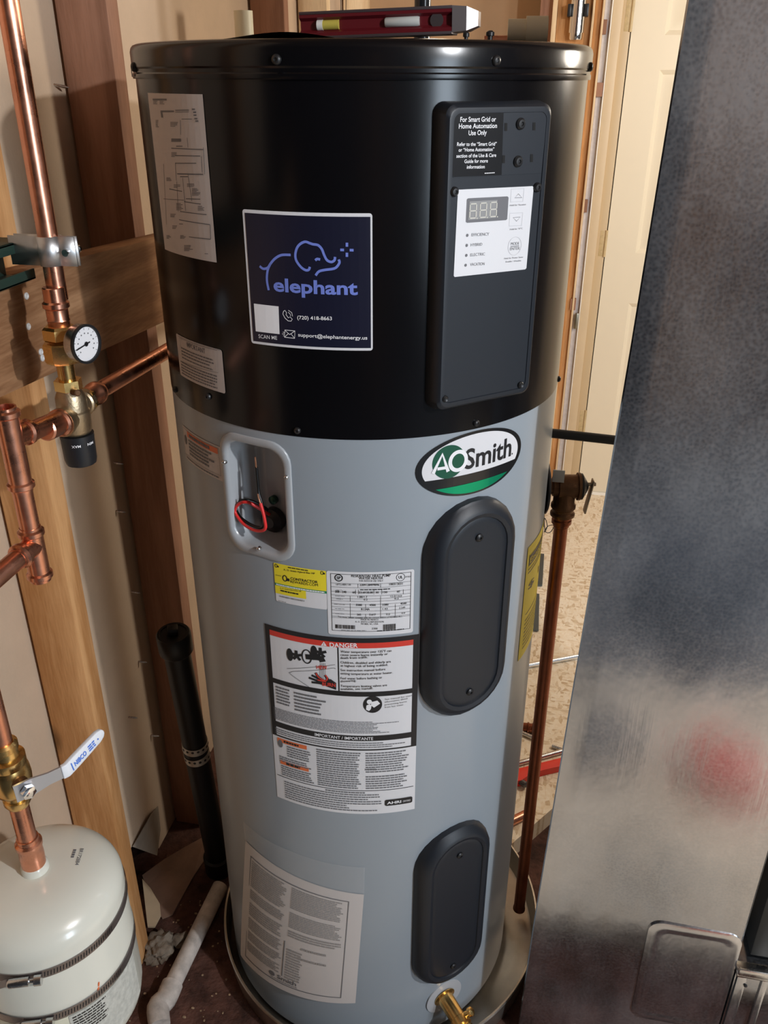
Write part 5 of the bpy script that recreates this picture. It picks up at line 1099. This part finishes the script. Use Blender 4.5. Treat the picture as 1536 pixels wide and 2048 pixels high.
# sheet and lumps on the floor by the wall
b = MB(); q = [PZ(0.0, *k) for k in ((281, 1760), (330, 1729), (372, 1704), (412, 1682), (416, 1712), (385, 1760), (345, 1832), (325, 1840), (300, 1800))]
for k in q: k.x = max(k.x, XD+0.003)
b.prism([(k.x, k.y, 0.002+0.012*(i in (0, 1, 2, 3))) for i, k in enumerate(q)], (0, 0, 0.003)); tag(b.build('cardboard_sheet', mat('brown_card', (0.22, 0.13, 0.09), 0.7, var=0.25, vscale=12), smooth=0), 'torn brown sheet lying on the floor below the hole in the drywall', 'sheet')
b = MB(); q = [PZ(0.0, *k) for k in ((287, 1772), (303, 1790), (322, 1822), (324, 1845), (312, 1868), (298, 1868))]
b.prism([(max(k.x, XD+0.004), k.y, 0.019) for k in q], (0.0, 0, 0.004)); tag(b.build('tan_offcut', mat('tan_card', (0.45, 0.34, 0.22), 0.8, var=0.15), smooth=0), 'tan offcut lying at the foot of the grained stud', 'offcut')
def lump(c, r, seed, label, m=M_ROCK, name='mortar_lump'):
    rnd = random.Random(seed); bm = bmesh.new(); bmesh.ops.create_icosphere(bm, subdivisions=4, radius=1)
    ph = [(Vector((rnd.gauss(0, 1), rnd.gauss(0, 1), rnd.gauss(0, 1)))*rnd.uniform(1.5, 7), rnd.uniform(0, 6), rnd.uniform(0.03, 0.10)) for _ in range(12)]
    for v in bm.verts:
        k = 1+sum(a*math.sin(d.dot(v.co)+f) for d, f, a in ph); v.co = Vector((v.co.x*r[0], v.co.y*r[1], v.co.z*r[2]))*k
    lo = min(v.co.z for v in bm.verts)
    for v in bm.verts: v.co.z = max(v.co.z, lo*0.5)
    lo = min(v.co.z for v in bm.verts); bmesh.ops.translate(bm, verts=bm.verts, vec=Vector(c)-Vector((0, 0, lo)))
    b = MB(); b.bm.free(); b.bm = bm; return tag(b.build(name, m, smooth=60), label, 'debris')
lump((-0.395, -0.165, 0.0), (0.028, 0.032, 0.022), 3, 'crumbly grey mortar lump at the foot of the grained stud')
lump((-0.365, -0.135, 0.0), (0.018, 0.017, 0.012), 7, 'smaller mortar crumb between the grained stud and the plastic pipe')

rnd = random.Random(11); bm = bmesh.new()
for k in range(140):
    x, y = rnd.uniform(-0.41, -0.16), rnd.uniform(-0.43, 0.1); r = rnd.uniform(0.0008, 0.0028)
    if math.hypot(x-pcx, y-pcy) < 0.33: continue
    q = bmesh.ops.create_icosphere(bm, subdivisions=1, radius=r, matrix=Matrix.Translation((x, y, r*0.5)) @ Matrix.Diagonal((rnd.uniform(0.6, 1.6), 1, 0.6, 1)))
b = MB(); b.bm.free(); b.bm = bm; cr_ = tag(b.build('floor_crumbs', mat('crumbs', (0.30, 0.20, 0.12), 0.9, var=0.5, vscale=200)), 'scattered crumbs of debris on the brown floor around the plastic pipe', 'debris'); cr_['kind'] = 'stuff'
# ================================================================== SHEET METAL DUCT ON THE RIGHT
YF = -0.2
t = thing('sheet_metal_duct', 'tall galvanised sheet metal duct standing right of the heater', 'duct', (0.49, -0.05, OSBZ*0))
zz = [0.0, 0.04, 0.31, 0.79, 1.30, 1.642, 2.3]; xl = [0.319, 0.3199, 0.3249, 0.3385, 0.3542, 0.3626, 0.378]; xfld = [0.350, 0.351, 0.357, 0.3700, 0.3813, 0.3887, 0.402]
xr = [0.645, 0.645, 0.6505, 0.6515, 0.655, 0.66, 0.67]
bow = [0, 0, 0.001, 0.003, 0.002, 0.0, 0]
b = MB(); cols_ = []
for i, z in enumerate(zz):
    cols_.append([(xl[i]+0.036, YF+0.16, z), (xl[i], YF+0.006, z), (xl[i]+0.0015, YF+0.0022, z), (xfld[i]-0.002, YF, z), (xfld[i]+0.002, YF+0.0002, z), (0.5*(xfld[i]+xr[i]), YF+0.002+bow[i], z), (xr[i]-0.003, YF+0.001, z), (xr[i], YF+0.004, z), (xr[i], YF+0.20, z)])
b.loft([list(c) for c in cols_], cap0=True); b.build('duct_shell', M_GALV, t, smooth=20)
# raised rounded plate standing in for a dark reflection low on the face
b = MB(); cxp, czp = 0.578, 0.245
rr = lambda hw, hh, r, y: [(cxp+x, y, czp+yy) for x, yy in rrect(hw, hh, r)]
b.loft([rr(0.072, 0.122, 0.022, YF+0.003), rr(0.072, 0.122, 0.022, YF-0.0002), rr(0.066, 0.116, 0.019, YF-0.0018), rr(0.058, 0.108, 0.016, YF-0.0020), rr(0.055, 0.105, 0.015, YF-0.0008), rr(0.050, 0.100, 0.013, YF-0.0008)]); b.build('reflection_plate', M_GALV, t, smooth=25)
t2 = thing('duct_fitting', 'lower galvanised duct section with folded cleats at the duct corner', 'duct', (0.75, 0.0, 0.0))
b = MB(); b.box((0.655, YF+0.006, 0.0005), (0.92, YF+0.22, 0.276), 0.002); b.build('shell', M_GALV, t2, smooth=25)
b = MB(); b.box((0.653, YF-0.006, 0.277), (0.705, YF+0.02, 0.285), 0.002); b.box((0.654, YF-0.009, 0.285), (0.703, YF-0.004, 0.300), 0.002); b.build('cleat', M_STEEL, t2, smooth=25)
b = MB(); b.box((0.657, YF-0.001, 0.002), (0.672, YF+0.005, 0.272), 0.0015); b.box((0.695, YF-0.001, 0.002), (0.705, YF+0.005, 0.272), 0.0015); b.build('seam', M_GALV, t2, smooth=25)
b = MB(); b.turn([(0, 0.003), (0.002, 0.003), (0.003, 0.001)], (0.672, YF-0.001, 0.255), (0, -1, 0), 10); b.build('rivet', I_BLACK, t2)
b = MB(); b.box((0.674, YF+0.02, 0.302), (0.9, YF+0.2, 1.4), 0.002); tag(b.build('duct_backing', mat('dark_sheet', (0.05, 0.052, 0.05), 0.5, 0.6)), 'dark sheet metal box behind the corner of the tall duct', 'duct')

# ================================================================== THINGS ON THE FAR FLOOR
zf_ = OSBZ
b = MB(); a = PZ(zf_+0.008, 1055, 1331); c = PZ(zf_+0.008, 1175, 1309); d = (c-a).normalized(); b.turn([(-0.10, 0.0075), ((c-a).length+0.3, 0.0075)], a, d, 20); tag(b.build('conduit', mat('bright_conduit', (0.8, 0.82, 0.84), 0.25, 1)), 'silver conduit lying across the wood floor behind the copper discharge pipe', 'conduit')
t = thing('pipe_wrench', 'red handled wrench lying on the wood floor', 'wrench', tuple(PZ(zf_, 1080, 1535)))
a = PZ(zf_+0.012, 1040, 1548); c = PZ(zf_+0.012, 1140, 1524); d = (c-a).normalized(); s_ = d.cross(Vector((0, 0, 1)))
b = MB(); b.loft([[a+d*k+s_*(w_+o_)+Vector((0, 0, -0.011)) for w_ in (0,)]+[a+d*k+s_*(-w2+o_)+Vector((0, 0, -0.011)) for w2 in (-wd,)]+[a+d*k+s_*(wd+o_)+Vector((0, 0, 0.008)), a+d*k+s_*(o_)+Vector((0, 0, 0.011)), a+d*k+s_*(-wd+o_)+Vector((0, 0, 0.008)), a+d*k+s_*(-wd+o_)+Vector((0, 0, -0.011))] for k, wd, o_, w_ in ((-0.05, 0.016, 0.008, 0.0), (-0.01, 0.019, 0.008, 0.0), (0.02, 0.013, 0.002, 0.0), (0.06, 0.012, 0.0, 0.0), (0.22, 0.014, 0.0, 0.0))], cap0=True); b.build('handle', M_REDT, t, smooth=35)
b = MB(); j0 = PZ(zf_+0.012, 1040, 1556); b.turn([(-0.03, 0.008), (0.018, 0.008), (0.022, 0.004)], j0+Vector((0, -0.010, 0.0)), PZ(zf_+0.012, 1058, 1568)-j0, 12); b.build('jaw', mat('dark_steel', (0.12, 0.12, 0.13), 0.35, 1), t)
def rod(p, q, r, label, m, name, cat, e0=0.1, e1=0.12, z=None, beads=()):
    a = PZ(zf_+r+0.0005, *p); c = PZ(zf_+r+0.0005, *q); d = (c-a).normalized(); b = MB(); b.turn([(-e0, r), ((c-a).length+e1, r)], a, d, 14)
    for k in beads: b.turn([(k, r), (k+0.001, r+0.0022), (k+0.005, r+0.0022), (k+0.006, r)], a, d, 14)
    return tag(b.build(name, m), label, cat)
rod((1042, 1525), (1122, 1503), 0.0065, 'bright metal rod lying beside the red handled wrench', M_STEEL, 'metal_rod', 'rod', 0.08)
rod((1046, 1466), (1072, 1478), 0.006, 'short bright metal strip lying by the copper coupling on the wood floor', M_STEEL, 'metal_strip', 'strip', 0.04, 0.01)
rod((1104, 1492), (1128, 1500), 0.005, 'small bright bar lying between the wrench and the duct', M_STEEL, 'metal_bar', 'bar', 0.0, 0.06)
rod((1050, 1455), (1076, 1458), 0.0125, 'short brown copper coupling lying on the wood floor', M_COPDK, 'copper_coupling', 'fitting', 0.03, 0.004, beads=(0.005, 0.018))
rod((1034, 1637), (1058, 1625), 0.010, 'copper offcut lying on the wood floor edge', M_COPPER, 'copper_offcut', 'offcut', 0.03, 0.0)
b = MB(); p = PX(0.262, 1100, 1150)
for (q0, q1, lb) in (((1083, 1110), (1079, 1172), 'dark flat bar leaning behind the heater edge, upper one'), ((1073, 1190), (1071, 1262), 'dark flat bar leaning behind the heater edge, lower one')):
    a = PZ(zf_+0.004, *q0); c = PZ(zf_+0.004, *q1); b = MB(); d = (c-a); s_ = Vector((0.009, 0, 0)); b.prism([a-s_, a+s_, c+s_, c-s_], (0, 0, 0.006)); tag(b.build('flat_bar', mat('bluish_steel', (0.12, 0.16, 0.19), 0.35, 0.8), smooth=0), lb.replace('leaning', 'lying').replace('upper one', 'the farther one').replace('lower one', 'the nearer one'), 'bar')

for x, wd, lb in ((0.70, 0.038, 'lone wooden stud added out of view for duct reflections, toward the open corner'), (1.05, 0.076, 'doubled wooden stud added out of view for duct reflections'), (1.5, 0.038, 'lone wooden stud added out of view for duct reflections, toward the window side')):
    b = MB(); b.box((x, -3.399, OSBZ), (x+wd, -3.31, 2.5), 0.002); tag(b.build('wall_stud', M_WOOD, smooth=30), lb, 'stud', 'added studs of the facing wall')  # unseen studs added to give streaks reflected in the duct
# boxes added out of view, only for their reflections in the duct
b = MB(); b.box((0.70, -0.95, zf_+0.0005), (0.83, -0.83, zf_+0.09), 0.012); tag(b.build('added_red_box', M_REDT), 'red box added out of view for its reflection in the duct', 'case')
b = MB(); b.box((0.40, -1.0, zf_+0.0005), (0.60, -0.86, zf_+0.10), 0.012); tag(b.build('added_grey_box', mat('box_dark', (0.08, 0.085, 0.1), 0.5)), 'dark grey box added out of view for its reflection in the duct', 'box')
